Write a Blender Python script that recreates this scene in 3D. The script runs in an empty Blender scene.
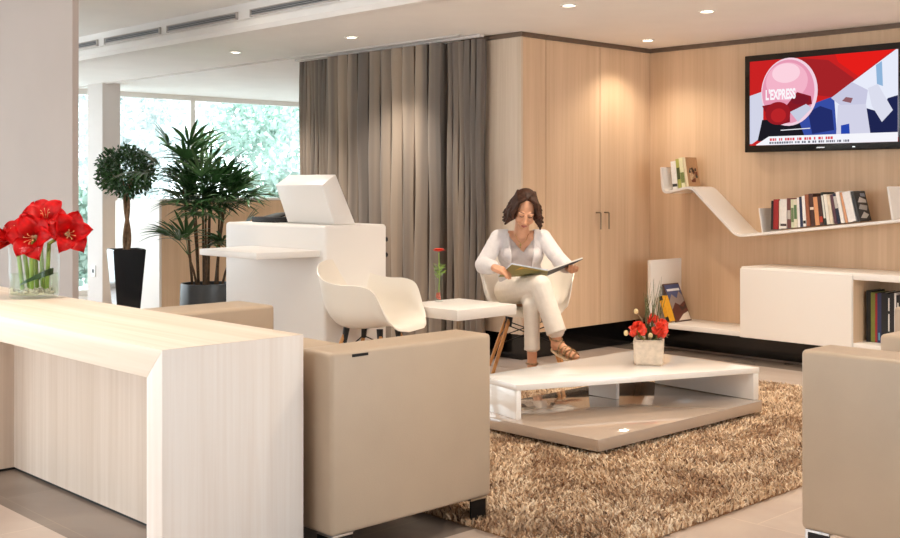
import bpy, bmesh, math, random
import numpy as np
from mathutils import Vector, Matrix, Euler
rnd = random.Random(7)
SC = bpy.context.scene
COL = SC.collection
PI = math.pi

# ------------------------------------------------------------------ materials
def lin(c):
    return tuple(((v / 255.0) / 12.92 if v / 255.0 <= 0.04045 else ((v / 255.0 + 0.055) / 1.055) ** 2.4) for v in c) + (1.0,)

def mat(name, rgb, rough=0.5, metal=0.0, spec=0.5, noise=0.0, nscale=20.0, bump=0.0, bscale=200.0, coat=0.0, sheen=0.0):
    m = bpy.data.materials.new(name); m.use_nodes = True
    nt = m.node_tree; b = nt.nodes['Principled BSDF']
    c = lin(rgb)
    b.inputs['Base Color'].default_value = c
    b.inputs['Roughness'].default_value = rough
    b.inputs['Metallic'].default_value = metal
    b.inputs['Specular IOR Level'].default_value = spec
    b.inputs['Coat Weight'].default_value = coat
    b.inputs['Coat Roughness'].default_value = 0.08
    b.inputs['Sheen Weight'].default_value = sheen
    if noise > 0 or bump > 0:
        tc = nt.nodes.new('ShaderNodeTexCoord')
    if noise > 0:
        n = nt.nodes.new('ShaderNodeTexNoise'); n.inputs['Scale'].default_value = nscale; n.inputs['Detail'].default_value = 4
        nt.links.new(tc.outputs['Object'], n.inputs['Vector'])
        r = nt.nodes.new('ShaderNodeValToRGB')
        r.color_ramp.elements[0].position = 0.3; r.color_ramp.elements[1].position = 0.7
        r.color_ramp.elements[0].color = tuple(v * (1 - noise) for v in c[:3]) + (1,)
        r.color_ramp.elements[1].color = tuple(min(1, v * (1 + noise)) for v in c[:3]) + (1,)
        nt.links.new(n.outputs['Fac'], r.inputs['Fac']); nt.links.new(r.outputs['Color'], b.inputs['Base Color'])
    if bump > 0:
        n2 = nt.nodes.new('ShaderNodeTexNoise'); n2.inputs['Scale'].default_value = bscale; n2.inputs['Detail'].default_value = 3
        nt.links.new(tc.outputs['Object'], n2.inputs['Vector'])
        bp = nt.nodes.new('ShaderNodeBump'); bp.inputs['Strength'].default_value = bump; bp.inputs['Distance'].default_value = 0.004
        nt.links.new(n2.outputs['Fac'], bp.inputs['Height']); nt.links.new(bp.outputs['Normal'], b.inputs['Normal'])
    return m

def wood(name, light, dark, axis='Z', rough=0.45, band=0.12, fine=60.0, amount=0.6):
    """pale veneer: long grain along one axis with broad plank-like bands"""
    m = bpy.data.materials.new(name); m.use_nodes = True
    nt = m.node_tree; b = nt.nodes['Principled BSDF']; L = nt.links.new
    b.inputs['Roughness'].default_value = rough; b.inputs['Specular IOR Level'].default_value = 0.35
    tc = nt.nodes.new('ShaderNodeTexCoord')
    def noise(across, along, detail):
        mp = nt.nodes.new('ShaderNodeMapping')
        s = [across] * 3; s['XYZ'.index(axis)] = along
        mp.inputs['Scale'].default_value = s
        L(tc.outputs['Object'], mp.inputs['Vector'])
        n = nt.nodes.new('ShaderNodeTexNoise'); n.inputs['Scale'].default_value = 1.0; n.inputs['Detail'].default_value = detail
        n.inputs['Distortion'].default_value = 0.3
        L(mp.outputs['Vector'], n.inputs['Vector']); return n
    a = noise(1.0 / band, 0.25, 3); f = noise(fine, 1.6, 5)
    mx = nt.nodes.new('ShaderNodeMath'); mx.operation = 'MULTIPLY_ADD'; mx.inputs[1].default_value = 0.62
    L(a.outputs['Fac'], mx.inputs[0])
    m2 = nt.nodes.new('ShaderNodeMath'); m2.operation = 'MULTIPLY'; m2.inputs[1].default_value = 0.38
    L(f.outputs['Fac'], m2.inputs[0]); L(m2.outputs[0], mx.inputs[2])
    r = nt.nodes.new('ShaderNodeValToRGB')
    cl, cd = lin(light), lin(dark)
    r.color_ramp.elements[0].position = 0.36; r.color_ramp.elements[1].position = 0.62
    r.color_ramp.elements[0].color = tuple(cl[i] * (1 - amount) + cd[i] * amount for i in range(3)) + (1,)
    r.color_ramp.elements[1].color = cl
    L(mx.outputs[0], r.inputs['Fac']); L(r.outputs['Color'], b.inputs['Base Color'])
    return m

def emit(name, rgb, strength=1.0):
    m = bpy.data.materials.new(name); m.use_nodes = True
    nt = m.node_tree; nt.nodes.clear()
    o = nt.nodes.new('ShaderNodeOutputMaterial'); e = nt.nodes.new('ShaderNodeEmission')
    e.inputs['Color'].default_value = lin(rgb); e.inputs['Strength'].default_value = strength
    nt.links.new(e.outputs[0], o.inputs['Surface']); return m

def glass(name, tint=(255, 255, 255), gloss=0.12):
    m = bpy.data.materials.new(name); m.use_nodes = True
    nt = m.node_tree; nt.nodes.clear(); L = nt.links.new
    o = nt.nodes.new('ShaderNodeOutputMaterial'); t = nt.nodes.new('ShaderNodeBsdfTransparent'); g = nt.nodes.new('ShaderNodeBsdfGlossy')
    t.inputs['Color'].default_value = lin(tint); g.inputs['Roughness'].default_value = 0.02
    lw = nt.nodes.new('ShaderNodeLayerWeight'); lw.inputs['Blend'].default_value = .5
    pw = nt.nodes.new('ShaderNodeMath'); pw.operation = 'POWER'; pw.inputs[1].default_value = 4.0; L(lw.outputs['Facing'], pw.inputs[0])
    ml = nt.nodes.new('ShaderNodeMath'); ml.operation = 'MULTIPLY_ADD'; ml.inputs[1].default_value = .4; ml.inputs[2].default_value = gloss * .4; L(pw.outputs[0], ml.inputs[0])
    mx = nt.nodes.new('ShaderNodeMixShader')
    L(ml.outputs[0], mx.inputs['Fac']); L(t.outputs[0], mx.inputs[1]); L(g.outputs[0], mx.inputs[2]); L(mx.outputs[0], o.inputs['Surface'])
    return m

M = dict(
    white=mat('white_lacquer', (232, 226, 220), 0.32),
    whitegloss=mat('white_gloss', (240, 238, 236), 0.12, coat=0.4),
    plaster=mat('white_plaster', (244, 241, 238), 0.85, noise=0.02, nscale=3),
    plaster_grey=mat('grey_plaster', (206, 198, 193), 0.8, noise=0.03, nscale=2),
    maple=wood('maple_veneer', (219, 189, 158), (194, 161, 128), 'Z', band=0.10),
    maple_side=wood('maple_veneer_pale', (218, 200, 180), (192, 168, 144), 'Z', band=0.08),
    desk_v=wood('whitewashed_wood_vertical', (234, 226, 220), (216, 200, 188), 'Z', band=0.09),
    desk_x=wood('whitewashed_wood_long', (238, 226, 212), (216, 194, 172), 'X', band=0.09),
    desk_panel=wood('whitewashed_wood_panel', (220, 205, 192), (190, 168, 148), 'Z', band=0.12, amount=0.55),
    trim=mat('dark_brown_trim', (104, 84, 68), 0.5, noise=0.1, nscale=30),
    black=mat('black_gloss', (14, 12, 12), 0.12),
    blackmatte=mat('black_matte', (22, 21, 22), 0.6),
    darkmetal=mat('dark_metal', (40, 38, 38), 0.35, metal=0.8),
    chrome=mat('brushed_chrome', (215, 215, 215), 0.18, metal=1.0),
    steel=mat('satin_steel', (150, 132, 110), 0.35, metal=1.0),
    leather=mat('beige_leather', (184, 163, 141), 0.42, noise=0.03, nscale=6, bump=0.12, bscale=260, spec=0.4),
    leather_dk=mat('beige_leather_cushion', (178, 157, 135), 0.45, noise=0.03, nscale=6, bump=0.12, bscale=260),
    shell=mat('white_plastic_shell', (236, 228, 216), 0.35),
    dowel=wood('oak_dowel', (206, 150, 92), (160, 104, 56), 'Z', band=0.02, fine=300),
    taupe=mat('taupe_gloss', (178, 160, 145), 0.05, coat=0.8, spec=0.8),
    ring=mat('white_metal', (230, 228, 224), 0.3),
    lampglow=emit('lamp_glow', (255, 240, 215), 18.0),
    glass=glass('window_glass', (250, 253, 253), 0.05),
    vaseglass=glass('vase_glass', (252, 255, 254), 0.06),
    water=glass('water', (244, 250, 240), 0.03),
    grille=mat('grey_grille', (150, 150, 152), 0.5),
    grille_dk=mat('grille_void', (74, 74, 78), 0.7),
    skin=mat('skin', (206, 150, 116), 0.5, noise=0.04, nscale=30),
    hair=mat('dark_brown_hair', (56, 31, 19), 0.55, spec=.25, noise=0.5, nscale=60, bump=0.6, bscale=120),
    cardigan=mat('white_knit', (212, 205, 204), 0.85, noise=0.04, nscale=50, bump=0.4, bscale=160, sheen=0.2),
    tee=mat('grey_jersey', (176, 164, 160), 0.85, noise=0.05, nscale=40, bump=0.3, bscale=90),
    trousers=mat('cream_trousers', (230, 220, 208), 0.8, noise=0.03, nscale=30, bump=0.9, bscale=22),
    lips=mat('lips', (176, 96, 84), 0.4),
    lash=mat('lash', (50, 30, 22), 0.6),
    gold=mat('gold', (220, 190, 130), 0.25, metal=1.0),
    sandal=mat('sandal_straps', (150, 116, 78), 0.5, noise=0.6, nscale=70),
    sole=mat('sandal_sole', (222, 200, 166), 0.6),
    concrete=mat('pale_concrete', (206, 190, 172), 0.9, noise=0.12, nscale=40, bump=0.6, bscale=70),
    red=mat('red_petal', (222, 12, 18), 0.5, noise=0.22, nscale=25),
    coral=mat('coral_petal', (228, 70, 46), 0.5, noise=0.25, nscale=60),
    stamen=mat('stamen', (236, 170, 120), 0.5),
    bud=mat('pale_bud', (214, 190, 140), 0.6, noise=0.1, nscale=30),
    stem=mat('green_stem', (132, 158, 66), 0.5, noise=0.15, nscale=20),
    darkleaf=mat('dark_leaf', (52, 88, 46), 0.4, noise=0.45, nscale=9),
    palmleaf=mat('palm_leaf', (52, 88, 46), 0.35, noise=0.5, nscale=6),
    grassblade=mat('grass_blade', (92, 98, 58), 0.6, noise=0.25, nscale=30),
    twig=mat('twig', (150, 128, 96), 0.8, noise=0.3, nscale=30),
    bark=mat('bark', (128, 100, 74), 0.9, noise=0.35, nscale=35, bump=0.8, bscale=60),
    cane=mat('palm_cane', (86, 66, 46), 0.8, noise=0.4, nscale=40),
    soil=mat('soil', (62, 48, 38), 0.95, noise=0.4, nscale=60, bump=0.8, bscale=60),
    potblack=mat('black_glazed_pot', (40, 40, 42), 0.12, coat=0.5),
    potgrey=mat('graphite_pot', (62, 66, 70), 0.3),
    pebble=mat('pebbles', (206, 196, 190), 0.5, noise=0.4, nscale=90),
    paper=mat('paper', (238, 232, 222), 0.8),
    snowleaf=mat('frosted_foliage', (200, 208, 206), 0.8, noise=0.35, nscale=2.5),
    greenleaf=mat('pale_foliage', (172, 194, 182), 0.8, noise=0.35, nscale=2.5),
    trunk_out=mat('outdoor_trunk', (200, 200, 200), 0.9, noise=0.3, nscale=10),
    lawn=mat('frosty_ground', (214, 218, 216), 0.9, noise=0.15, nscale=1.5),
    socket=mat('socket_plate', (232, 232, 230), 0.4),
    bezel=mat('black_bezel', (12, 12, 13), 0.18),
    redstone=mat('red_stones', (196, 92, 70), 0.5, noise=0.3, nscale=120),
)

# ------------------------------------------------------------------ builders
def root_of(o):
    while o.parent: o = o.parent
    return o

def finish(name, bm, m, parent=None, world=True, angle=40, smooth=True, kind=None):
    me = bpy.data.meshes.new(name)
    if world and parent is not None:
        r = root_of(parent)
        Mx = (Matrix.Translation(r.location) @ r.rotation_euler.to_matrix().to_4x4()).inverted()
        bm.transform(Mx)
    bm.normal_update(); bm.to_mesh(me); bm.free()
    for mm in (m if isinstance(m, (list, tuple)) else [m]):
        me.materials.append(M[mm] if isinstance(mm, str) else mm)
    if smooth:
        me.polygons.foreach_set('use_smooth', [True] * len(me.polygons))
        me.set_sharp_from_angle(angle=math.radians(angle))
    o = bpy.data.objects.new(name, me); COL.objects.link(o)
    if parent is not None: o.parent = parent
    if kind: o['kind'] = kind
    return o

def tag(o, label, cat, group=None):
    o['label'] = label; o['category'] = cat
    if group: o['group'] = group
    return o

def thing(name, label, cat, loc=(0, 0, 0), rotz=0.0, group=None):
    o = bpy.data.objects.new(name, None); COL.objects.link(o)
    o.empty_display_size = 0.1
    o.location = loc; o.rotation_euler = (0, 0, rotz)
    return tag(o, label, cat, group)

def struct(name, bm, m, **k):
    o = finish(name, bm, m, **k); o['kind'] = 'structure'; return o

def kids(o): return list(o.children)
def copy_tree(o, parent=None):
    c = o.copy(); COL.objects.link(c)
    if parent is not None: c.parent = parent
    for ch in kids(o): copy_tree(ch, c)
    return c

def NB(): return bmesh.new()

def add_bm(dst, src):
    me = bpy.data.meshes.new('tmp'); src.to_mesh(me); src.free(); dst.from_mesh(me); bpy.data.meshes.remove(me)

def box(bm, x0, x1, y0, y1, z0, z1, r=0.0, seg=2, rot=None, mi=0):
    t = bmesh.new(); bmesh.ops.create_cube(t, size=1.0)
    for v in t.verts:
        v.co = Vector(((x0 + x1) / 2 + v.co.x * (x1 - x0), (y0 + y1) / 2 + v.co.y * (y1 - y0), (z0 + z1) / 2 + v.co.z * (z1 - z0)))
    if r > 0:
        bmesh.ops.bevel(t, geom=t.edges[:], offset=r, segments=seg, profile=0.5, affect='EDGES', clamp_overlap=True)
    if rot is not None: t.transform(rot)
    for f in t.faces: f.material_index = mi
    add_bm(bm, t)

def prism(bm, pts, d, mi=0, r=0.0):
    """pts: polygon of 3-D points, extruded by vector d"""
    t = bmesh.new(); d = Vector(d)
    a = [t.verts.new(Vector(p)) for p in pts]; b = [t.verts.new(Vector(p) + d) for p in pts]
    n = len(pts)
    t.faces.new(a); t.faces.new(b[::-1])
    for i in range(n): t.faces.new((a[i], b[i], b[(i + 1) % n], a[(i + 1) % n]))
    bmesh.ops.recalc_face_normals(t, faces=t.faces[:])
    if r > 0: bmesh.ops.bevel(t, geom=t.edges[:], offset=r, segments=2, profile=0.5, affect='EDGES', clamp_overlap=True)
    for f in t.faces: f.material_index = mi
    add_bm(bm, t)

def tube(bm, pts, r, n=8, caps=True, mi=0):
    pts = [Vector(p) for p in pts]; rs = r if isinstance(r, (list, tuple)) else [r] * len(pts)
    rings = []; up = Vector((0, 0, 1)); prev = None
    for i, p in enumerate(pts):
        t = (pts[min(i + 1, len(pts) - 1)] - pts[max(i - 1, 0)]).normalized()
        if prev is None:
            a = t.cross(up)
            if a.length < 1e-3: a = t.cross(Vector((1, 0, 0)))
            a.normalize()
        else:
            a = prev - t * prev.dot(t)
            a = a.normalized() if a.length > 1e-6 else t.orthogonal().normalized()
        prev = a; b = t.cross(a)
        rings.append([bm.verts.new(p + (a * math.cos(2 * PI * k / n) + b * math.sin(2 * PI * k / n)) * rs[i]) for k in range(n)])
    for i in range(len(rings) - 1):
        for k in range(n):
            f = bm.faces.new((rings[i][k], rings[i][(k + 1) % n], rings[i + 1][(k + 1) % n], rings[i + 1][k])); f.material_index = mi
    if caps:
        f = bm.faces.new(rings[0][::-1]); f.material_index = mi
        f = bm.faces.new(rings[-1]); f.material_index = mi

def lathe(bm, prof, c=(0, 0), n=32, mi=0, square=False, rot=0.0):
    rings = []
    for r, z in prof:
        rings.append([bm.verts.new((c[0] + r * math.cos(2 * PI * k / n + rot), c[1] + r * math.sin(2 * PI * k / n + rot), z)) for k in range(n)])
    for i in range(len(rings) - 1):
        for k in range(n):
            f = bm.faces.new((rings[i][k], rings[i][(k + 1) % n], rings[i + 1][(k + 1) % n], rings[i + 1][k])); f.material_index = mi
    return rings

def cap(bm, ring, flip=False):
    bm.faces.new(ring[::-1] if flip else ring)

def ell(bm, c, r, rot=None, sub=3):
    t = bmesh.new(); bmesh.ops.create_icosphere(t, subdivisions=sub, radius=1.0)
    mx = Matrix.Diagonal((r[0], r[1], r[2], 1)) if not isinstance(r, (int, float)) else Matrix.Scale(r, 4)
    if rot is not None: mx = rot.to_4x4() @ mx
    t.transform(Matrix.Translation(Vector(c)) @ mx); add_bm(bm, t)

def capsule(bm, p, q, r1, r2, n=14):
    p, q = Vector(p), Vector(q); d = q - p; L = d.length; d.normalize()
    pts, rs = [], []
    for k in range(5):
        a = -PI / 2 + (k + 0.15) / 5 * PI / 2; pts.append(p + d * r1 * math.sin(a)); rs.append(max(r1 * math.cos(a), 1e-3))
    pts.append(p); rs.append(r1)
    pts.append(q); rs.append(r2)
    for k in range(1, 6):
        a = (k - 0.15) / 5 * PI / 2; pts.append(q + d * r2 * math.sin(a)); rs.append(max(r2 * math.cos(a), 1e-3))
    tube(bm, pts, rs, n)

def remesh(bm, voxel=0.006, smooth=4, factor=0.5):
    """join overlapping lumps into one continuous skin; returns a new bmesh"""
    me = bpy.data.meshes.new('tmp'); bm.to_mesh(me); bm.free()
    o = bpy.data.objects.new('tmp', me); COL.objects.link(o)
    md = o.modifiers.new('r', 'REMESH'); md.mode = 'VOXEL'; md.voxel_size = voxel
    if smooth:
        s = o.modifiers.new('s', 'SMOOTH'); s.iterations = smooth; s.factor = factor
    dg = bpy.context.evaluated_depsgraph_get(); dg.update()
    e = o.evaluated_get(dg); m2 = bpy.data.meshes.new_from_object(e)
    out = bmesh.new(); out.from_mesh(m2)
    bpy.data.objects.remove(o); bpy.data.meshes.remove(me); bpy.data.meshes.remove(m2)
    return out

def solidify(bm, t):
    bmesh.ops.solidify(bm, geom=bm.faces[:], thickness=t)

# ------------------------------------------------------------------ the setting
# room axes: X runs along the TV wall, Y runs along the wardrobe wall, camera at the origin
CZ = 2.335      # lower ceiling
UZ = 2.545      # upper ceiling over the lounge
YF = 4.55       # where the ceiling steps
YW = 7.444      # TV wall
XW = -5.468     # wardrobe fronts
XE = 3.4; YS = -3.2; XO = -12.2

def floor_material():
    m = bpy.data.materials.new('floor_tiles'); m.use_nodes = True
    nt = m.node_tree; L = nt.links.new; b = nt.nodes['Principled BSDF']
    b.inputs['Roughness'].default_value = 0.24
    tc = nt.nodes.new('ShaderNodeTexCoord')
    n = nt.nodes.new('ShaderNodeTexNoise'); n.inputs['Scale'].default_value = 2.2; n.inputs['Detail'].default_value = 7; n.inputs['Distortion'].default_value = 0.6
    L(tc.outputs['Object'], n.inputs['Vector'])
    def ramp(c0, c1):
        r = nt.nodes.new('ShaderNodeValToRGB'); r.color_ramp.elements[0].position = .35; r.color_ramp.elements[1].position = .65
        r.color_ramp.elements[0].color = lin(c0); r.color_ramp.elements[1].color = lin(c1); L(n.outputs['Fac'], r.inputs['Fac']); return r
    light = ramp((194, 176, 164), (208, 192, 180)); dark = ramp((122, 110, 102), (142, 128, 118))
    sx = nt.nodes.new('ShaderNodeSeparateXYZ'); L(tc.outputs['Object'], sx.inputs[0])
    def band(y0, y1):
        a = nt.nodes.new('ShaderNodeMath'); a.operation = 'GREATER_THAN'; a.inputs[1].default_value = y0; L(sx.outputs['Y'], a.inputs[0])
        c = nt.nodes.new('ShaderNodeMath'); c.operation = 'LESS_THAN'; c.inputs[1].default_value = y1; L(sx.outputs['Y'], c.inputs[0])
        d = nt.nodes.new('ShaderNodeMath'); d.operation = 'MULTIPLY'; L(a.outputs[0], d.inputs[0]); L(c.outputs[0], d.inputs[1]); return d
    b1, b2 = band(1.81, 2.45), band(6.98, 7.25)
    b3 = band(2.4, 3.02); gx = nt.nodes.new('ShaderNodeMath'); gx.operation = 'LESS_THAN'; gx.inputs[1].default_value = -2.93; L(sx.outputs['X'], gx.inputs[0])  # floor colour darkened under the sofa, imitating its shadow and reflection
    sofa_shade = nt.nodes.new('ShaderNodeMath'); sofa_shade.operation = 'MULTIPLY'; L(b3.outputs[0], sofa_shade.inputs[0]); L(gx.outputs[0], sofa_shade.inputs[1])
    b5 = nt.nodes.new('ShaderNodeMath'); b5.operation = 'MAXIMUM'; L(b1.outputs[0], b5.inputs[0]); L(sofa_shade.outputs[0], b5.inputs[1]); b1 = b5
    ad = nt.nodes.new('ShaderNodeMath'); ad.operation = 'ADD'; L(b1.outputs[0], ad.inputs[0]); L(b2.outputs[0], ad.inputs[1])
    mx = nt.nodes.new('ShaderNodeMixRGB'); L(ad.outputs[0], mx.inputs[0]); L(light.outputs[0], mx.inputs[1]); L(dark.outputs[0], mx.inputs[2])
    br = nt.nodes.new('ShaderNodeTexBrick'); br.inputs['Scale'].default_value = 1.0; br.offset = 0.5
    br.inputs['Brick Width'].default_value = 0.9; br.inputs['Row Height'].default_value = 0.62; br.inputs['Mortar Size'].default_value = 0.0022
    br.inputs['Color1'].default_value = (1, 1, 1, 1); br.inputs['Color2'].default_value = (0.96, 0.96, 0.96, 1); br.inputs['Mortar'].default_value = (1.18, 1.16, 1.12, 1)
    L(tc.outputs['Object'], br.inputs['Vector'])
    mu = nt.nodes.new('ShaderNodeMixRGB'); mu.blend_type = 'MULTIPLY'; mu.inputs[0].default_value = 1.0
    L(mx.outputs[0], mu.inputs[1]); L(br.outputs['Color'], mu.inputs[2]); L(mu.outputs[0], b.inputs['Base Color'])
    return m
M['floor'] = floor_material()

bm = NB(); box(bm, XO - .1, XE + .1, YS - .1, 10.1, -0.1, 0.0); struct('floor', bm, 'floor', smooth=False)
bm = NB(); box(bm, XO - .1, XE + .1, YF + .05, 10.1, CZ, CZ + 0.1); struct('ceiling', bm, 'plaster', smooth=False)
bm = NB(); box(bm, XO - .1, XE + .1, YS - .1, YF + .05, UZ, UZ + 0.1); struct('ceiling_raised', bm, 'plaster', smooth=False)
# the step between the two ceilings: an upright fascia above a rounded white lip
bm = NB(); box(bm, XO, XE, YF, YF + .05, CZ + .075, UZ + .02); struct('trim_1', bm, 'plaster', smooth=False)
bm = NB()
prof = [(YF - .02, CZ), (YF + .06, CZ), (YF + .06, CZ + .10), (YF + .0, CZ + .10), (YF - .035, CZ + .075), (YF - .045, CZ + .03)]
prism(bm, [(XO, y, z) for y, z in prof], (XE - XO, 0, 0)); struct('trim_2', bm, 'plaster', smooth=False)
# walls
bm = NB(); box(bm, XW - .62, XE + .1, YW, YW + .12, 0, CZ); struct('wall_right', bm, 'maple', smooth=False)
bm = NB(); box(bm, XO - .1, XW - .62, 9.98, 10.1, 0, CZ); struct('wall_back', bm, 'plaster', smooth=False)
bm = NB(); box(bm, XW - .74, XW - .62, 6.0, 9.98, 0, CZ); struct('wall_inner', bm, 'plaster', smooth=False)
bm = NB(); box(bm, XO - .1, -9.0, YS - .1, YS, 0, UZ); struct('wall_near', bm, 'plaster', smooth=False)
bm = NB(); box(bm, -2.0, XE + .1, YS - .1, YS, 0, UZ); struct('wall_near_end', bm, 'plaster', smooth=False)
bm = NB(); box(bm, XE, XE + .1, YS, 1.1, 0, UZ); struct('wall_far_right', bm, 'plaster', smooth=False)
# trims under the ceiling: dark shadow strip over the wardrobe and along the TV wall
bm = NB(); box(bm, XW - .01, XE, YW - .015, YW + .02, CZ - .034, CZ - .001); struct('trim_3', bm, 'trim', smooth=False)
# soffit edge between lounge and window bay
bm = NB(); box(bm, XO, -5.88, 5.715, 5.735, CZ - .012, CZ + .01); struct('trim_4', bm, 'plaster_grey', smooth=False)
# black skirting under the built-in furniture along the TV wall
bm = NB(); box(bm, XW, XE, YW - .12, YW - .001, 0, .17); struct('baseboard_right', bm, 'black', smooth=False)

# column by the windows with a socket, and the partition slab on the left
bm = NB(); box(bm, -11.60, -11.26, 5.68, 5.885, 0, CZ); struct('wall_column', bm, 'plaster_grey', smooth=False)
bm = NB(); box(bm, -8.6, -6.655, 3.16, 3.20, 0, UZ); struct('wall_partition', bm, mat('warm_grey_paint', (184, 170, 162), .8, noise=.03, nscale=2), smooth=False)

# window walls: full-height glazing on the far side and unseen behind the viewer
def window_wall(name, x, y0, y1, z1, muls, portal_dir, transom=None, turn=False):
    """glazing in the plane X = x (turned: in the plane Y = x, along X)"""
    bm = NB(); TT = Matrix(((0, 1, 0, 0), (1, 0, 0, 0), (0, 0, 1, 0), (0, 0, 0, 1))) if turn else Matrix.Identity(4)
    for y in muls: box(bm, x - .03, x + .03, y - .03, y + .03, 0, z1)
    box(bm, x - .04, x + .04, y0, y1, 0, .06); box(bm, x - .04, x + .04, y0, y1, z1 - .06, z1)
    if transom: box(bm, x - .02, x + .02, y0, y1, transom - .015, transom + .015)
    bm.transform(TT); bmesh.ops.recalc_face_normals(bm, faces=bm.faces[:])
    o = struct(name, bm, 'ring', smooth=False)
    g = NB(); box(g, x - .004, x + .004, y0, y1, .05, z1 - .05); g.transform(TT); bmesh.ops.recalc_face_normals(g, faces=g.faces[:]); p = finish('pane', g, 'glass', o, smooth=False)
    li = bpy.data.lights.new('portal', 'AREA'); li.shape = 'RECTANGLE'; li.size = z1; li.size_y = (y1 - y0)
    li.cycles.is_portal = True
    lo = bpy.data.objects.new('window_portal', li); COL.objects.link(lo)
    lo.location = (x + .06 * portal_dir, (y0 + y1) / 2, z1 / 2)
    lo.rotation_euler = (0, -PI / 2 * portal_dir, 0)
    if turn:
        lo.location = ((y0 + y1) / 2, x + .06 * portal_dir, z1 / 2); lo.rotation_euler = (0, -PI / 2, PI / 2 * portal_dir)
    return o
window_wall('window_1', XO, YS, 10.0, CZ, [-3.1, -1.3, .5, 2.3, 4.1, 5.65, 7.32, 9.0, 9.95], 1)
window_wall('window_2', XE, 1.1, 7.4, UZ, [1.13, 3.2, 5.3, 7.35], -1)
window_wall('fill_window', YS, -9.0, -2.0, UZ, [-8.97, -6.6, -4.3, -2.03], 1, turn=True)  # unseen glazing added to brighten the fronts that face the near wall
bm = NB(); box(bm, XO - .1, XO, YS, YF + .02, CZ - .02, UZ); struct('wall_left', bm, 'plaster', smooth=False)
bm = NB(); box(bm, XO - .02, XO + .02, YW + .9, YW + .92, 0, .01); bm.free()

# ------------------------------------------------------------------ air grilles in the fascia
gr_spans = [(-9.86, -9.10), (-8.95, -8.05), (-7.92, -6.96), (-6.77, -5.79), (-5.57, -4.75)]
gl = ['slotted air grille on the ceiling step, beside the partition slab', 'slotted air grille, second from the left on the ceiling step',
      'slotted air grille, middle one of those on the ceiling step', 'long slotted air grille on the ceiling step, above the first spotlight pair',
      'slotted air grille at the top edge of the photo, rightmost on the step']
for (x0, x1), lab in zip(gr_spans, gl):
    t = thing('air_grille', lab, 'air vent', ((x0 + x1) / 2, YF, CZ + .115), group='air grilles on the ceiling step')
    b = NB(); box(b, x0, x1, YF - .004, YF + .001, CZ + .110, CZ + .148); finish('backing', b, 'grille_dk', t)
    b = NB()
    for k in range(3): box(b, x0 + .01, x1 - .01, YF - .016, YF - .004, CZ + .112 + k * .013, CZ + .118 + k * .013)
    finish('slats', b, 'grille', t)
    b = NB()
    box(b, x0 - .012, x1 + .012, YF - .018, YF - .001, CZ + .104, CZ + .110); box(b, x0 - .012, x1 + .012, YF - .018, YF - .001, CZ + .148, CZ + .154)
    box(b, x0 - .012, x0, YF - .018, YF - .001, CZ + .1, CZ + .154); box(b, x1, x1 + .012, YF - .018, YF - .001, CZ + .1, CZ + .154)
    finish('frame', b, 'plaster_grey', t)

# ------------------------------------------------------------------ recessed downlights
def downlight(x, y, z, label, power, size=1.9, col=(1.0, .93, .84), group='recessed ceiling spotlights', blend=.7):
    t = thing('ceiling_spotlight', label, 'ceiling light', (x, y, z), group=group)
    b = NB(); r1 = lathe(b, [(.052, -.001), (.054, -.006), (.043, -.008), (.036, -.002)], n=24); finish('trim_ring', b, 'ring', t, world=False)
    b = NB(); r1 = lathe(b, [(.035, -.003), (.001, -.003)], n=20); finish('bulb', b, 'lampglow', t, world=False)
    li = bpy.data.lights.new('spot', 'SPOT'); li.energy = power; li.color = col; li.spot_size = size; li.spot_blend = blend; li.shadow_soft_size = .04
    lo = bpy.data.objects.new('spot_beam', li); COL.objects.link(lo); lo.parent = t; lo.location = (0, 0, -.02)
    return t
WARM = (1.0, .87, .70)
SP = 80
downlight(-7.92, 5.16, CZ, 'small spotlight in the lower ceiling, leftmost, left of the curtain', SP)
downlight(-6.53, 5.25, CZ, 'small spotlight in the lower ceiling in front of the curtain top', SP)
downlight(-4.464, 5.265, CZ, 'spotlight at the top edge of the photo, middle of the ceiling', SP, col=WARM)
downlight(-5.133, 6.963, CZ, 'spotlight in the ceiling corner between wardrobe and television wall', 28, 2.2, WARM)
downlight(-4.023, 6.068, CZ, 'spotlight in the ceiling above and left of the television', SP, col=WARM)
downlight(-6.614, 4.28, UZ, 'spotlight in the raised ceiling just above the long air grille', SP)
for (x, y, z, lab) in [(-2.4, 5.5, CZ, 'spotlight in the lower ceiling above the right armchair, out of view'),
                       (-8.7, 7.6, CZ, 'fill spotlight added in the window bay ceiling, hidden behind the curtain'),  # unseen spot added to brighten the front of the low partition
                       (-.9, 6.3, CZ, 'spotlight in the lower ceiling right of the television, out of view'),
                       (-2.4, 3.6, UZ, 'spotlight in the raised ceiling above the shag rug, out of view'),
                       (-4.3, 2.6, UZ, 'spotlight in the raised ceiling above the wooden desk, out of view'),
                       (-4.3, .7, UZ, 'spotlight in the raised ceiling before the wooden desk, out of view')]:
    downlight(x, y, z, lab, SP, 2.2, WARM)

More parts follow.
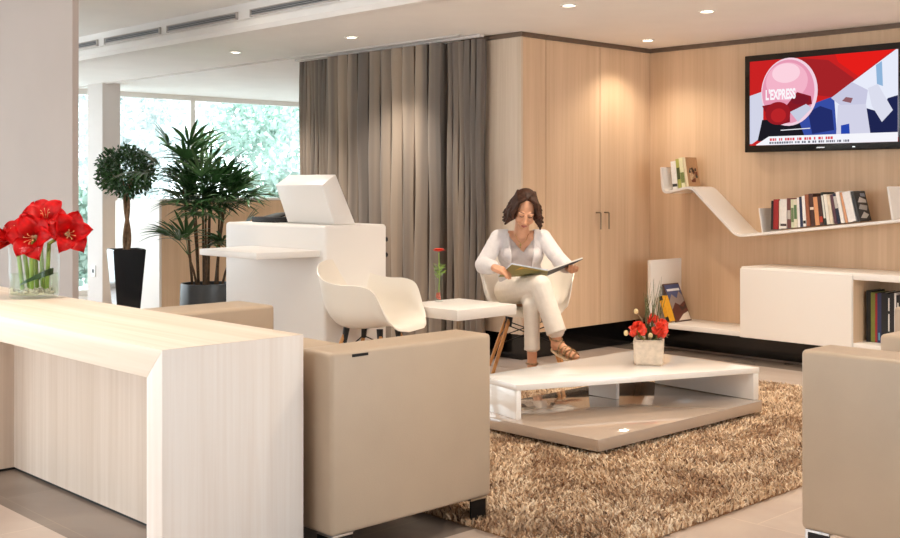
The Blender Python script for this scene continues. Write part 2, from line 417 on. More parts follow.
# ------------------------------------------------------------------ wardrobe
wd = thing('built_in_wardrobe', 'built-in wardrobe of pale maple doors in the corner behind the reading woman', 'wardrobe', (XW, 6.7, 0))
ZB, ZT = .19, CZ - .034
b = NB(); box(b, XW - .6, XW - .022, 5.948, YW - .003, ZB, ZT); finish('carcass', b, 'maple_side', wd)
b = NB(); box(b, XW - .6, XW, 5.930, 5.948, 0.19, ZT); finish('side_panel', b, 'maple_side', wd)
b = NB(); box(b, XW - .021, XW, 5.950, 6.190, ZB, ZT, .001, 1); finish('filler_panel', b, 'maple', wd)
doors = []
for y0, y1 in [(6.195, 6.809), (6.815, YW - .004)]:
    b = NB(); box(b, XW - .021, XW, y0, y1, ZB, ZT, .001, 1); doors.append(finish('door', b, 'maple', wd))
for d, y in zip(doors, (6.765, 6.865)):
    b = NB(); tube(b, [(XW + .045, y, .915), (XW + .045, y, 1.035), (XW + .042, y, 1.041), (XW + .0, y, 1.041)], .0055, 8); finish('handle', b, 'steel', d)
b = NB(); box(b, XW - .55, XW - .05, 5.99, YW - .125, 0.0, ZB - .001); finish('plinth', b, 'black', wd)
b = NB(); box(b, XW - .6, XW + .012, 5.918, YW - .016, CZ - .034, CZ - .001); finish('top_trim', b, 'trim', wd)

# ------------------------------------------------------------------ curtain
ct = thing('curtain', 'floor-length taupe pleated curtain hanging left of the wardrobe', 'curtain', (-6.9, 5.80, 0))
xs = []; ys = []
x = -7.95; widths = []
while x < -5.77:
    u = (x + 7.95) / 2.2
    w = .055 if u < .21 else (.138 if u < .8 else .06)
    w *= rnd.uniform(.9, 1.1); widths.append((x, w)); x += w
pts = []
for i, (x0, w) in enumerate(widths):
    a = .06 if w < .08 else .125
    for k in range(24):
        s = k / 24
        # every pleat rolls forward at its left edge and slopes back behind the next one
        if s < .16: f, q = math.sqrt(max(0, 1 - ((.16 - s) / .16) ** 2)), s - .07 * math.sin(PI * min(1, s / .32))
        elif s < .80: f, q = 1 - .22 * ((s - .16) / .64) ** 1.5, s - .07 * math.sin(PI * min(1, s / .32))
        elif s < .90: f, q = .78 * (1 - (s - .80) / .10), .80 - .22 * (s - .80) / .10     # tucks back under itself
        else: f, q = 0.0, .58 + .40 * (s - .90) / .10
        pts.append((x0 + w * q, 5.878 - a * f))
nz = 14; g = []
b = NB()
for j in range(nz + 1):
    z = .015 + (CZ - .03 - .015) * j / nz
    row = []
    for i, (px, py) in enumerate(pts):
        sw = .006 * math.sin(z * 2.1 + i * .13) * (1 - j / nz) + .004 * math.sin(i * .31 + z * 5)
        row.append(b.verts.new((px + sw, min(py + sw * .6, 5.888), z)))
    g.append(row)
for j in range(nz):
    for i in range(len(pts) - 1): b.faces.new((g[j][i], g[j][i + 1], g[j + 1][i + 1], g[j + 1][i]))
def curtain_mat():
    m = mat('taupe_curtain', (150, 134, 118), 0.8, sheen=.3, bump=.25, bscale=350)
    nt = m.node_tree; L = nt.links.new; bs = nt.nodes['Principled BSDF']
    tc = nt.nodes.new('ShaderNodeTexCoord'); mp = nt.nodes.new('ShaderNodeMapping'); mp.inputs['Scale'].default_value = (3.2, .3, .12); L(tc.outputs['Object'], mp.inputs['Vector'])
    n = nt.nodes.new('ShaderNodeTexNoise'); n.inputs['Scale'].default_value = 2.0; n.inputs['Detail'].default_value = 2; L(mp.outputs[0], n.inputs['Vector'])
    r = nt.nodes.new('ShaderNodeValToRGB'); r.color_ramp.elements[0].position = .38; r.color_ramp.elements[1].position = .62
    r.color_ramp.elements[0].color = lin((104, 94, 86)); r.color_ramp.elements[1].color = lin((156, 138, 120)); L(n.outputs['Fac'], r.inputs['Fac']); L(r.outputs[0], bs.inputs['Base Color'])
    return m
M['curtain'] = curtain_mat()
finish('fabric', b, 'curtain', ct, angle=80)
b = NB(); box(b, -7.99, -5.75, 5.80, 5.84, CZ - .022, CZ - .002); finish('track', b, 'plaster_grey', ct)

# ------------------------------------------------------------------ low wall unit by the windows
lw = thing('low_partition_cabinet', 'low waist-high partition, white end and maple front, below the windows', 'cabinet', (-10.3, 7.0, 0))
b = NB(); box(b, -10.75, -9.90, 5.60, 8.9, 0, 1.09); finish('body', b, 'maple', lw)
b = NB(); box(b, -10.77, -9.885, 5.575, 5.599, 0, 1.092); finish('end_panel', b, 'white', lw)
b = NB(); box(b, -10.77, -9.885, 5.599, 8.92, 1.092, 1.112); finish('top', b, 'white', lw)
b = NB(); box(b, -9.899, -9.88, 5.601, 8.9, 0, 1.088); finish('front_panel', b, 'maple', lw)

so = thing('wall_socket', 'white wall socket low on the column beside the ficus pot', 'socket', (-11.45, 5.68, .33))
b = NB(); box(b, -.045, .045, -.012, 0, -.06, .06, .004); finish('plate', b, 'socket', so, world=False)
b = NB(); box(b, -.018, .018, -.016, -.011, -.02, .02, .002); finish('outlet', b, 'darkmetal', so, world=False)

# ------------------------------------------------------------------ reception counter
rc = thing('reception_counter', 'white reception counter with rounded edges in front of the curtain', 'counter', (-6.1, 4.5, 0))
CX0, CX1, CY0, CY1, CH = -6.646, -5.54, 4.245, 4.745, 1.0
b = NB(); box(b, CX0, CX1, CY0, CY1, 0, CH, .022, 4); finish('body', b, 'white', rc)
b = NB(); prism(b, [(-6.26, 3.81, .81), (-5.63, 3.81, .81), (-5.58, 4.246, .81), (-6.32, 4.246, .81)], (0, 0, .04), r=.006); finish('side_shelf', b, 'white', rc)
b = NB()
b.free()
for z in (.80, .90):
    b = NB(); tube(b, [(-5.60, 4.742, z), (-5.60, 4.775, z), (-5.60, 4.79, z)], [.008, .008, .016], 10); finish('knob', b, 'darkmetal', rc)
sh = thing('display_hood', 'white tilted box standing on top of the reception counter', 'monitor hood', (-5.93, 4.5, CH))
b = NB(); prism(b, [(-6.18, 4.43, CH), (-6.18, 4.33, 1.25), (-6.18, 4.44, 1.318), (-6.18, 4.60, CH)], (.50, 0, 0), r=.006); finish('housing', b, 'white', sh)
b = NB(); prism(b, [(-6.15, 4.600, CH + .03), (-6.15, 4.602 - .14 * .9, CH + .03 + .27 * .93), (-6.15, 4.606 - .14 * .9, CH + .032 + .27 * .93), (-6.15, 4.606, CH + .03)], (.44, 0, 0)); finish('screen', b, 'black', sh)
dd = thing('desk_device', 'low dark device lying on the counter beside the tilted box', 'device', (-6.38, 4.5, CH))
b = NB(); prism(b, [(-6.50, 4.36, CH + .001), (-6.24, 4.36, CH + .001), (-6.24, 4.56, CH + .001), (-6.50, 4.56, CH + .001)], (0, 0, .035), r=.006); finish('base', b, 'blackmatte', dd)
b = NB(); prism(b, [(-6.44, 4.40, CH + .036), (-6.25, 4.40, CH + .036), (-6.25, 4.52, CH + .072), (-6.44, 4.52, CH + .060)], (0, .035, 0), r=.004); finish('keypad', b, 'darkmetal', dd)

# ------------------------------------------------------------------ whitewashed wooden desk in the foreground
DX0, DX1, DY0, DY1, DZ = -6.0, -3.033, 1.720, 2.237, .76
dk = thing('wooden_desk', 'long whitewashed wooden desk in the left foreground', 'desk', (-4.5, 2.0, 0))
b = NB()
prism(b, [(DX0, DY0, DZ), (DX1, DY0, DZ), (DX1 - .093, DY0, DZ - .093), (DX0, DY0, DZ - .093)], (0, DY1 - DY0, 0), r=.0015); finish('top', b, 'desk_x', dk)
b = NB()
prism(b, [(DX1, DY0, DZ - .0005), (DX1, DY0, 0), (DX1 - .093, DY0, 0), (DX1 - .093, DY0, DZ - .0935)], (0, DY1 - DY0, 0), r=.0015); finish('end_panel', b, 'desk_v', dk)
b = NB(); box(b, -4.937, DX1 - .0935, 2.075, 2.10, .012, DZ - .0935); finish('back_panel', b, 'desk_panel', dk)
b = NB(); box(b, DX0, -4.937, 1.80, 2.20, .012, DZ - .0935); finish('pedestal', b, 'desk_panel', dk)
b = NB(); box(b, -4.94, DX1 - .0935, 2.082, 2.098, 0, .012); box(b, DX0, -4.945, 1.81, 2.19, 0, .012); finish('plinth', b, 'blackmatte', dk)

# ------------------------------------------------------------------ leather armchairs
def leg_plates(b, x0, sx, y0, sy, h):
    """angle leg: two dark plates meeting in a bright corner bar"""
    def bx(xa, xb, ya, yb, z0, z1, mi): box(b, min(xa, xb), max(xa, xb), min(ya, yb), max(ya, yb), z0, z1, mi=mi)
    bx(x0, x0 + sx * .009, y0, y0 + sy * .009, 0, h, 0)
    bx(x0 + sx * .001, x0 + sx * .008, y0 + sy * .009, y0 + sy * .085, 0, h, 1); bx(x0 + sx * .009, x0 + sx * .085, y0 + sy * .001, y0 + sy * .008, 0, h, 1)  # plates coloured dark to imitate chrome reflecting dark surroundings
def armchair(label, loc, rotz, w=.76, d=.71, arm=.19, back=.19):
    """cube armchair, open towards local +Y; loc is the rear left floor corner in local axes"""
    t = thing('leather_armchair', label, 'armchair', loc, rotz, 'beige cube armchairs')
    Z0, Z1 = .10, .70
    b = NB(); box(b, arm - .012, w - arm + .012, .004, back, Z0, Z1, .016, 3); finish('backrest', b, 'leather', t, world=False)
    for x0 in (0, w - arm):
        b = NB(); box(b, x0, x0 + arm, 0, d, Z0, Z1, .016, 3); finish('armrest', b, 'leather', t, world=False)
    b = NB(); box(b, arm, w - arm, back - .01, d - .02, Z0, .28, .008, 2); finish('seat_base', b, 'leather', t, world=False)
    b = NB(); box(b, arm + .003, w - arm - .003, back, d - .005, .282, .43, .03, 4); finish('seat_cushion', b, 'leather_dk', t, world=False)
    for (x0, sx) in ((.01, 1), (w - .01, -1)):
        for (y0, sy) in ((.012, 1), (d - .012, -1)):
            b = NB()
            xa, xb = sorted((x0, x0 + sx * .085)); ya, yb = sorted((y0, y0 + sy * .085))
            box(b, xa, xb, ya, yb, Z0 - .008, Z0)                       # plate under the body
            leg_plates(b, x0, sx, y0, sy, Z0 - .008)
            finish('leg', b, ['chrome', 'darkmetal'], t, world=False, smooth=False)
    return t
SX0, SX1, SY_0, SY_1 = -4.62, -2.945, 2.285, 3.032
sf = thing('leather_sofa', 'beige leather two-seat sofa behind the wooden desk, its right arm in front', 'sofa', (-3.8, 2.3, 0))
b = NB(); box(b, SX0 + .28, SX1 - .178, SY_0 + .004, SY_0 + .19, .10, .70, .016, 3); finish('backrest', b, 'leather', sf)
b = NB(); box(b, SX1 - .19, SX1, SY_0, SY_1, .10, .70, .016, 3); finish('armrest', b, 'leather', sf)
b = NB(); box(b, SX0, SX0 + .29, SY_0, SY_1, .10, .70, .016, 3); finish('armrest', b, 'leather', sf)
b = NB(); box(b, SX0 + .29, SX1 - .19, SY_0 + .18, SY_1 - .02, .10, .28, .008, 2); finish('seat_base', b, 'leather', sf)
xm = (SX0 + .29 + SX1 - .19) / 2
for xa, xb in ((SX0 + .293, xm - .002), (xm + .002, SX1 - .193)):
    b = NB(); box(b, xa, xb, SY_0 + .19, SY_1 - .005, .282, .43, .03, 4); finish('seat_cushion', b, 'leather_dk', sf)
for x0, sx in ((SX0 + .01, 1), (SX1 - .01, -1)):
    for y0, sy in ((SY_0 + .012, 1), (SY_1 - .012, -1)):
        b = NB(); xa, xb = sorted((x0, x0 + sx * .085)); ya, yb = sorted((y0, y0 + sy * .085)); box(b, xa, xb, ya, yb, .092, .10)
        leg_plates(b, x0, sx, y0, sy, .092)
        finish('leg', b, ['chrome', 'darkmetal'], sf, smooth=False)
b = NB(); box(b, SX1 - .002, SX1 + .001, SY_0 + .085, SY_0 + .155, .680, .690, .001, 1); finish('maker_tag', b, 'darkmetal', sf)
a3 = armchair('beige leather armchair in the right foreground at the photo edge', (-1.22, 3.485, 0), PI / 2, w=.76, d=.724)
a4 = armchair('beige leather armchair only a sliver seen before the low cabinet books', (-1.62, 5.0, 0), PI / 2, w=.76, d=.71)
# ------------------------------------------------------------------ shag rug
rg = thing('shag_rug', 'beige and brown shag rug under the low white table', 'rug', (-3.6, 4.6, 0))
RX0, RX1, RY0, RY1 = -4.70, -2.40, 2.93, 6.32
b = NB(); box(b, RX0, RX1, RY0, RY1, .0005, .008); finish('backing', b, mat('rug_backing', (150, 116, 84), .95), rg)
def rug_mat():
    m = bpy.data.materials.new('shag_pile'); m.use_nodes = True; nt = m.node_tree; L = nt.links.new; bs = nt.nodes['Principled BSDF']
    bs.inputs['Roughness'].default_value = .75; bs.inputs['Sheen Weight'].default_value = .3
    gm = nt.nodes.new('ShaderNodeNewGeometry'); r = nt.nodes.new('ShaderNodeValToRGB'); r.color_ramp.interpolation = 'LINEAR'
    e = r.color_ramp.elements; e[0].position = 0; e[0].color = lin((112, 82, 56)); e[1].position = 1; e[1].color = lin((250, 236, 214))
    for p, c in ((.2, (204, 170, 134)), (.5, (234, 208, 176)), (.8, (242, 220, 190))):
        q = e.new(p); q.color = lin(c)
    L(gm.outputs['Random Per Island'], r.inputs['Fac'])
    n = nt.nodes.new('ShaderNodeTexNoise'); n.inputs['Scale'].default_value = 4.6; n.inputs['Detail'].default_value = 4
    tc = nt.nodes.new('ShaderNodeTexCoord'); L(tc.outputs['Object'], n.inputs['Vector'])
    r2 = nt.nodes.new('ShaderNodeValToRGB'); r2.color_ramp.elements[0].position = .38; r2.color_ramp.elements[1].position = .55
    r2.color_ramp.elements[0].color = (.64, .54, .46, 1); r2.color_ramp.elements[1].color = (1, 1, 1, 1); L(n.outputs['Fac'], r2.inputs['Fac'])
    mu = nt.nodes.new('ShaderNodeMixRGB'); mu.blend_type = 'MULTIPLY'; mu.inputs[0].default_value = 1; L(r.outputs[0], mu.inputs[1]); L(r2.outputs[0], mu.inputs[2])
    L(mu.outputs[0], bs.inputs['Base Color']); return m
def rug_pile():
    rs = np.random.RandomState(3); N = 120000
    px = rs.uniform(RX0 - .01, RX1 + .01, N); py = rs.uniform(RY0 - .015, RY1 + .01, N)
    # tufts clump: pull each towards a random neighbour centre
    cx = rs.uniform(RX0, RX1, 2600); cy = rs.uniform(RY0, RY1, 2600)
    keep = ~((px > -4.16) & (px < -3.29) & (py > 4.07) & (py < 5.36))
    px, py = px[keep], py[keep]; N = len(px)
    ang = 2.4 * np.sin(px * 5.1 + 1.3 * np.sin(py * 3.3)) + 2.0 * np.cos(py * 4.2 + px * 2.0) + rs.normal(0, 1.6, N)
    lean = rs.uniform(.004, .022, N); h = rs.uniform(.012, .030, N); w = rs.uniform(.0026, .0052, N)
    near = (px > -4.3) & (px < -3.15) & (py > 3.9) & (py < 5.5); h[near] = np.minimum(h[near], .03)
    dx, dy = np.cos(ang), np.sin(ang); sa = rs.uniform(0, 2 * PI, N); sx, sy = np.cos(sa), np.sin(sa)
    V = np.zeros((N, 6, 3))
    for k, (f, zf, wf) in enumerate(((0, 0, .8), (.35, .65, 1.0), (1.0, 1.0, .55))):
        bx, by, bz = px + dx * lean * f, py + dy * lean * f, .008 + h * zf
        for s in (0, 1):
            sg = (-1, 1)[s]
            V[:, k * 2 + s, 0] = bx + sx * w * wf * sg; V[:, k * 2 + s, 1] = by + sy * w * wf * sg; V[:, k * 2 + s, 2] = bz
    base = (np.arange(N) * 6)[:, None]
    F = np.concatenate([base + np.array([[0, 1, 3, 2]]), base + np.array([[2, 3, 5, 4]])], axis=1).reshape(-1)
    me = bpy.data.meshes.new('pile'); nv = N * 6; nf = N * 2
    V[:, :, 0] -= rg.location.x; V[:, :, 1] -= rg.location.y
    me.vertices.add(nv); me.vertices.foreach_set('co', V.reshape(-1)); me.loops.add(nf * 4); me.loops.foreach_set('vertex_index', F.astype(np.int32))
    me.polygons.add(nf); me.polygons.foreach_set('loop_start', np.arange(nf, dtype=np.int32) * 4); me.polygons.foreach_set('loop_total', np.full(nf, 4, dtype=np.int32))
    me.update(); me.validate(); me.polygons.foreach_set('use_smooth', [True] * nf); me.materials.append(rug_mat())
    o = bpy.data.objects.new('pile', me); COL.objects.link(o); o.parent = rg; o['kind'] = 'stuff'
rug_pile()

# ------------------------------------------------------------------ low table
ltb = thing('coffee_table', 'low two-level table, white top over glossy taupe base, on the rug', 'table', (-3.7, 4.8, .0))
b = NB(); prism(b, [(-4.16, 4.03, .046), (-3.245, 4.03, .046), (-3.235, 5.40, .046), (-4.16, 5.46, .046)], (0, 0, .055), r=.002); finish('base_slab', b, 'taupe', ltb)
for x, y in ((-4.0, 4.2), (-3.4, 4.2), (-4.0, 5.2), (-3.4, 5.2)):
    b = NB(); lathe(b, [(.03, .009), (.03, .046)], (x, y), 16); finish('foot', b, 'blackmatte', ltb)
b = NB(); prism(b, [(-3.80, 4.085, .242), (-3.262, 5.415, .242), (-4.12, 5.47, .242), (-4.12, 4.16, .242)], (0, 0, .03), r=.002); finish('top', b, 'whitegloss', ltb)
b = NB(); prism(b, [(-3.802, 4.087, .1015), (-4.118, 4.160, .1015), (-4.105, 4.188, .1015), (-3.795, 4.115, .1015)], (0, 0, .140), r=.001); finish('end_panel', b, 'whitegloss', ltb)
b = NB(); prism(b, [(-3.275, 5.378, .1015), (-3.264, 5.41, .1015), (-3.95, 5.455, .1015), (-3.95, 5.425, .1015)], (0, 0, .140), r=.001); finish('end_panel', b, 'whitegloss', ltb)
b = NB(); box(b, -3.98, -3.79, 4.86, 4.885, .1015, .2415, .001, 1); finish('support_block', b, 'whitegloss', ltb)

# ------------------------------------------------------------------ low TV cabinet and its L shaped shelf
cb = thing('low_cabinet', 'white low wall cabinet with open book niche under the television', 'cabinet', (-3.4, 7.24, .18))
KX0, KX1, KY0, KY1, K0, K1 = -4.389, -2.3, 7.044, YW - .001, .178, .675
b = NB()
box(b, KX0, KX1, KY0 + .002, KY1, K1 - .045, K1, .003, 2); box(b, KX0, KX1, KY0 + .002, KY1, K0, K0 + .04, .003, 2)
box(b, KX0, KX0 + .02, KY0 + .002, KY1, K0 + .03, K1 - .03); box(b, -3.58, -3.555, KY0 + .002, KY1, K0 + .03, K1 - .03); box(b, KX1 - .02, KX1, KY0 + .002, KY1, K0 + .03, K1 - .03)
box(b, KX0 + .01, KX1 - .01, KY1 - .012, KY1, K0 + .03, K1 - .03); finish('carcass', b, 'white', cb)
b = NB(); box(b, KX0 + .001, -3.556, KY0 - .016, KY0 + .001, K0 + .001, K1 - .012, .002, 1); finish('door', b, 'white', cb)
b = NB(); box(b, -3.555, KX1 - .02, KY1 - .016, KY1 - .012, K0 + .04, K1 - .045); box(b, -3.555, -3.552, KY0 + .004, KY1 - .012, K0 + .04, K1 - .045); finish('niche_lining', b, 'maple', cb)
ls = thing('corner_shelf', 'white L-shaped low shelf with upright end, left of the low cabinet', 'shelf', (-4.8, 7.24, .18))
b = NB()
b_prof = [(-4.392, .180), (-5.163, .180), (-5.188, .186), (-5.198, .205), (-5.198, .68), (-5.168, .68), (-5.168, .222), (-5.158, .214), (-4.392, .214)]
prism(b, [(x, 7.046, z) for x, z in b_prof], (0, YW - 7.047, 0), r=.001); finish('board', b, 'white', ls)

# ------------------------------------------------------------------ zig-zag wall shelf
def ribbon(bm, prof, y0, y1, t):
    P = [Vector((x, 0, z)) for x, z in prof]; top = []; bot = []
    for i, p in enumerate(P):
        d0 = (P[i] - P[i - 1]).normalized() if i else None; d1 = (P[i + 1] - P[i]).normalized() if i < len(P) - 1 else None
        d = ((d0 or d1) + (d1 or d0)).normalized(); n = Vector((-d.z, 0, d.x)); k = 1.0
        if d0 and d1: k = 1.0 / max(.5, n.dot(Vector((-d0.z, 0, d0.x))))
        top.append(p + n * t / 2 * k); bot.append(p - n * t / 2 * k)
    poly = top + bot[::-1]; n = len(P)
    A = [bm.verts.new((p.x, y0, p.z)) for p in poly]; B = [bm.verts.new((p.x, y1, p.z)) for p in poly]
    m = len(poly)
    for i in range(n - 1):
        bm.faces.new((A[i], A[i + 1], A[m - 2 - i], A[m - 1 - i])); bm.faces.new((B[m - 1 - i], B[m - 2 - i], B[i + 1], B[i]))
    for i in range(m): bm.faces.new((A[i], B[i], B[(i + 1) % m], A[(i + 1) % m]))
    bmesh.ops.recalc_face_normals(bm, faces=bm.faces[:])
def rounded(prof, r, k=5):
    out = [Vector(prof[0])]
    for i in range(1, len(prof) - 1):
        p = Vector(prof[i]); a = (Vector(prof[i - 1]) - p).normalized(); c = (Vector(prof[i + 1]) - p).normalized()
        for s in range(k + 1):
            u = s / k; out.append((p + a * r) * (1 - u) ** 2 + p * 2 * u * (1 - u) + (p + c * r) * u ** 2)
    out.append(Vector(prof[-1])); return [(v.x, v.y) for v in out]
ws = thing('wall_shelf', 'white zig-zag ribbon shelf mounted on the wall below the television', 'shelf', (-4.2, YW, 1.0))
SY0, SY1 = 7.15, YW - .001
sp = rounded([(-5.150, 1.385), (-5.135, 1.185), (-4.885, 1.238), (-4.492, .882), (-3.27, 1.024)], .055)
b = NB(); ribbon(b, sp, SY0, SY1, .018); finish('ribbon_board', b, 'white', ws, angle=30)
SL = math.atan2(1.024 - .882, -3.27 + 4.492)
def on_shelf(x): return .892 + (x + 4.492) * math.tan(SL)
b = NB(); prism(b, [(-3.345, SY0, on_shelf(-3.345)), (-3.333, SY0, on_shelf(-3.333)), (-3.365, SY0, on_shelf(-3.34) + .215), (-3.377, SY0, on_shelf(-3.34) + .213)], (0, SY1 - SY0, 0)); finish('end_plate', b, 'white', ws)
b = NB(); prism(b, [(-4.305, SY0 + .03, on_shelf(-4.305)), (-4.297, SY0 + .03, on_shelf(-4.297)), (-4.325, SY0 + .03, on_shelf(-4.30) + .17), (-4.333, SY0 + .03, on_shelf(-4.30) + .17)], (0, SY1 - SY0 - .03, 0)); finish('bookend', b, 'white', ws)

# ------------------------------------------------------------------ books
_bm = {}
def cmat(rgb):
    if rgb not in _bm: _bm[rgb] = mat('book_cover', rgb, .55, noise=.06, nscale=60)
    return _bm[rgb]
def book(label, p, t, h, d, tilt, rgb, group, band=None, name='book'):
    """spine towards -Y; p is the lower left spine corner, tilt turns it about the Y axis"""
    o = thing(name, label, 'book', p, 0, group); o.rotation_euler = (0, -tilt, 0)
    c = .002
    b = NB(); box(b, 0, t, 0, .004, 0, h); box(b, 0, c, .003, d, 0, h); box(b, t - c, t, .003, d, 0, h); finish('cover', b, cmat(rgb), o, world=False, smooth=False)
    b = NB(); box(b, c, t - c, .004, d - .004, .003, h - .004); finish('pages', b, 'paper', o, world=False, smooth=False)
    if band:
        ins = .0015 if h < .3 else t * .3
        for z0, z1, cc in band:
            b = NB(); box(b, ins, t - ins, -.0006, .001, h * z0, h * z1); finish('spine_print', b, cmat(cc), o, world=False, smooth=False)
    return o
row = [  # colour, thickness, height, words, spine print
 ((24, 20, 22), .018, .205, 'black book', None), ((150, 26, 24), .046, .210, 'thick dark red book', None), ((232, 222, 206), .014, .200, 'thin cream book', None),
 ((226, 220, 214), .058, .205, 'thick white-spined book', [(.08, .16, (60, 40, 40))]), ((112, 62, 58), .032, .208, 'maroon and grey book', [(.3, .6, (190, 180, 170))]),
 ((206, 208, 178), .026, .198, 'pale green-cream book', [(.2, .7, (110, 130, 90))]), ((222, 214, 194), .028, .196, 'cream book with green stripe', [(.3, .8, (90, 120, 80))]),
 ((236, 232, 228), .022, .205, 'slim white book', None), ((38, 42, 74), .022, .208, 'navy blue book', None), ((238, 234, 230), .026, .212, 'white book beside the navy one', [(.1, .2, (30, 30, 30))]),
 ((150, 88, 60), .030, .220, 'tall reddish brown book', None), ((74, 42, 34), .036, .222, 'tall dark brown book', [(.5, .58, (230, 210, 190))]), ((214, 150, 104), .036, .196, 'orange-tan book', None),
 ((70, 40, 32), .030, .198, 'dark brown book with red foot', [(.1, .3, (180, 60, 40))]), ((34, 40, 36), .020, .222, 'greenish black book', [(.2, .9, (220, 220, 210))]),
 ((236, 230, 218), .026, .205, 'off-white leaning book', None), ((226, 212, 190), .026, .196, 'beige leaning book', None), ((96, 60, 72), .022, .200, 'purple-brown leaning book', None),
 ((34, 38, 60), .028, .205, 'dark blue-black leaning book', [(.5, .9, (200, 196, 190))]), ((238, 234, 228), .030, .212, 'white leaning book', None), ((220, 160, 120), .018, .205, 'thin orange leaning book', None),
 ((236, 232, 230), .066, .205, 'thick bright white leaning book', None), ((60, 60, 62), .062, .205, 'black and white pictured book', [(.08, .25, (225, 222, 218)), (.38, .5, (225, 222, 218)), (.6, .8, (225, 222, 218))])]
row[-1] = ((60, 60, 62), .024, .205, 'black and white pictured book', None)
x = -4.235; tot = sum(r[1] for r in row); sc_ = .60 / tot
ords = ['first', 'second', 'third', 'fourth', 'fifth', 'sixth', 'seventh', 'eighth', 'ninth', 'tenth', 'eleventh', 'twelfth', 'thirteenth', 'fourteenth', 'fifteenth', 'sixteenth', 'seventeenth', 'eighteenth', 'nineteenth', 'twentieth', 'twenty-first', 'twenty-second', 'last']
def side_picture(o, t, h, d, pics):
    """a printed picture on the cover that faces along +X"""
    b = NB(); ms = []
    for k, (poly, c) in enumerate(pics):
        f = b.faces.new([b.verts.new((t + .0006 + k * 1.5e-4, u * d, v * h)) for u, v in poly]); f.normal_update()
        if f.normal.x < 0: f.normal_flip()
        f.material_index = k; ms.append(cmat(c))
    finish('cover_picture', b, ms, o, world=False, smooth=False)
tls = [math.radians(-1 + 15 * (i / 22) ** 1.3) for i in range(23)]
for i, (c, t, h, w, bd) in enumerate(row):
    tl = tls[i]; t2 = t * sc_ * .97
    lab = w + (', %s from left on the sloping wall shelf' % ords[i] if i < 22 else ' ending the row at right on the sloping wall shelf')
    z = on_shelf(x) + .0105 + max(0, t2 * (math.tan(SL) - math.tan(tl)))
    o = book(lab, (x, SY0 + .03 + rnd.uniform(0, .012), z), t2, h, .16, tl, c, 'books on the sloping wall shelf', bd)
    if i == 22:
        side_picture(o, t2, h, .16, [([(.05, .05), (.95, .05), (.95, .95), (.05, .95)], (50, 50, 54)), ([(.1, .1), (.6, .08), (.9, .2), (.5, .3)], (220, 218, 214)),
            ([(.1, .4), (.8, .34), (.92, .5), (.3, .55)], (190, 190, 190)), ([(.15, .62), (.9, .6), (.9, .7), (.4, .8)], (224, 222, 220)), ([(.5, .82), (.9, .8), (.9, .92), (.5, .92)], (150, 160, 180))])
    if i < 22: x += t2 / math.cos(tl) + .0008 + h * max(0, math.tan(tls[i + 1]) - math.tan(tl))
# books on the upper step of the wall shelf
def up_shelf(x): return 1.185 + (x + 5.135) * (1.238 - 1.185) / .25 + .011
for (x, t, h, c, tl, lab, bd) in [(-5.078, .046, .215, (236, 232, 226), .10, 'white book at left on the upper step of the wall shelf', [(.1, .2, (40, 40, 40))]),
                                  (-5.028, .030, .222, (176, 176, 92), .12, 'yellow-green book on the upper step of the wall shelf', [(.3, .7, (70, 80, 40))]),
                                  (-4.995, .034, .225, (232, 226, 186), .14, 'cream book between green and brown ones on the upper shelf step', [(.15, .5, (120, 130, 70))])]:
    book(lab, (x, SY0 + .05, up_shelf(x) + .006), t, h, .16, tl, c, 'books on the upper step of the wall shelf', bd)
pr = random.Random(5)
def blob(cx, cy, r): return [(cx + r * math.cos(2 * PI * q / 7) * pr.uniform(.6, 1.2), cy + .7 * r * math.sin(2 * PI * q / 7) * pr.uniform(.6, 1.2)) for q in range(7)]
fb = book('brown pictured book ending the row on the upper step of the wall shelf', (-4.955, SY0 + .05, up_shelf(-4.955) + .004), .022, .220, .15, .16, (228, 214, 180), 'books on the upper step of the wall shelf')
side_picture(fb, .022, .22, .15, [([(.0, .0), (1, 0), (1, 1), (0, 1)], (190, 146, 104))] + [(blob(pr.uniform(.2, .8), pr.uniform(.1, .6), pr.uniform(.06, .14)), pr.choice([(70, 46, 30), (120, 60, 36), (60, 66, 52), (220, 190, 150)])) for k in range(18)])

# books in the niche of the low cabinet
x = -3.525
for i, (c, t, h, w, bd) in enumerate([((22, 20, 20), .030, .335, 'black book, leftmost in the low cabinet niche', None), ((112, 116, 44), .028, .325, 'olive green book in the low cabinet niche', None),
      ((150, 36, 40), .014, .320, 'thin red book in the low cabinet niche', None), ((40, 46, 84), .026, .325, 'dark blue book in the low cabinet niche', [(.05, .2, (90, 140, 170))]),
      ((26, 24, 26), .040, .330, 'wide black book beside the blue one in the niche', None), ((30, 28, 28), .020, .322, 'black book with a broken white stripe in the niche', [(.25, .6, (225, 220, 214)), (.66, .92, (225, 220, 214))]),
      ((26, 24, 26), .024, .330, 'black book between two white-striped ones in the niche', None), ((228, 222, 216), .012, .332, 'thin white book in the low cabinet niche', None),
      ((28, 24, 24), .022, .318, 'black book with one short white stripe in the niche', [(.25, .85, (222, 218, 212))]), ((60, 34, 30), .03, .325, 'dark brown book near the niche edge of the photo', None),
      ((24, 22, 22), .03, .33, 'black book behind the sliver of armchair in the niche', None), ((90, 40, 36), .03, .322, 'dark red book deeper right in the cabinet niche', None),
      ((30, 30, 36), .04, .33, 'blue-black book rightmost in the cabinet niche', None)]):
    book(w, (x, 7.17, K0 + .0415), t, h, .2, 0, c, 'books in the low cabinet niche', bd); x += t + .001

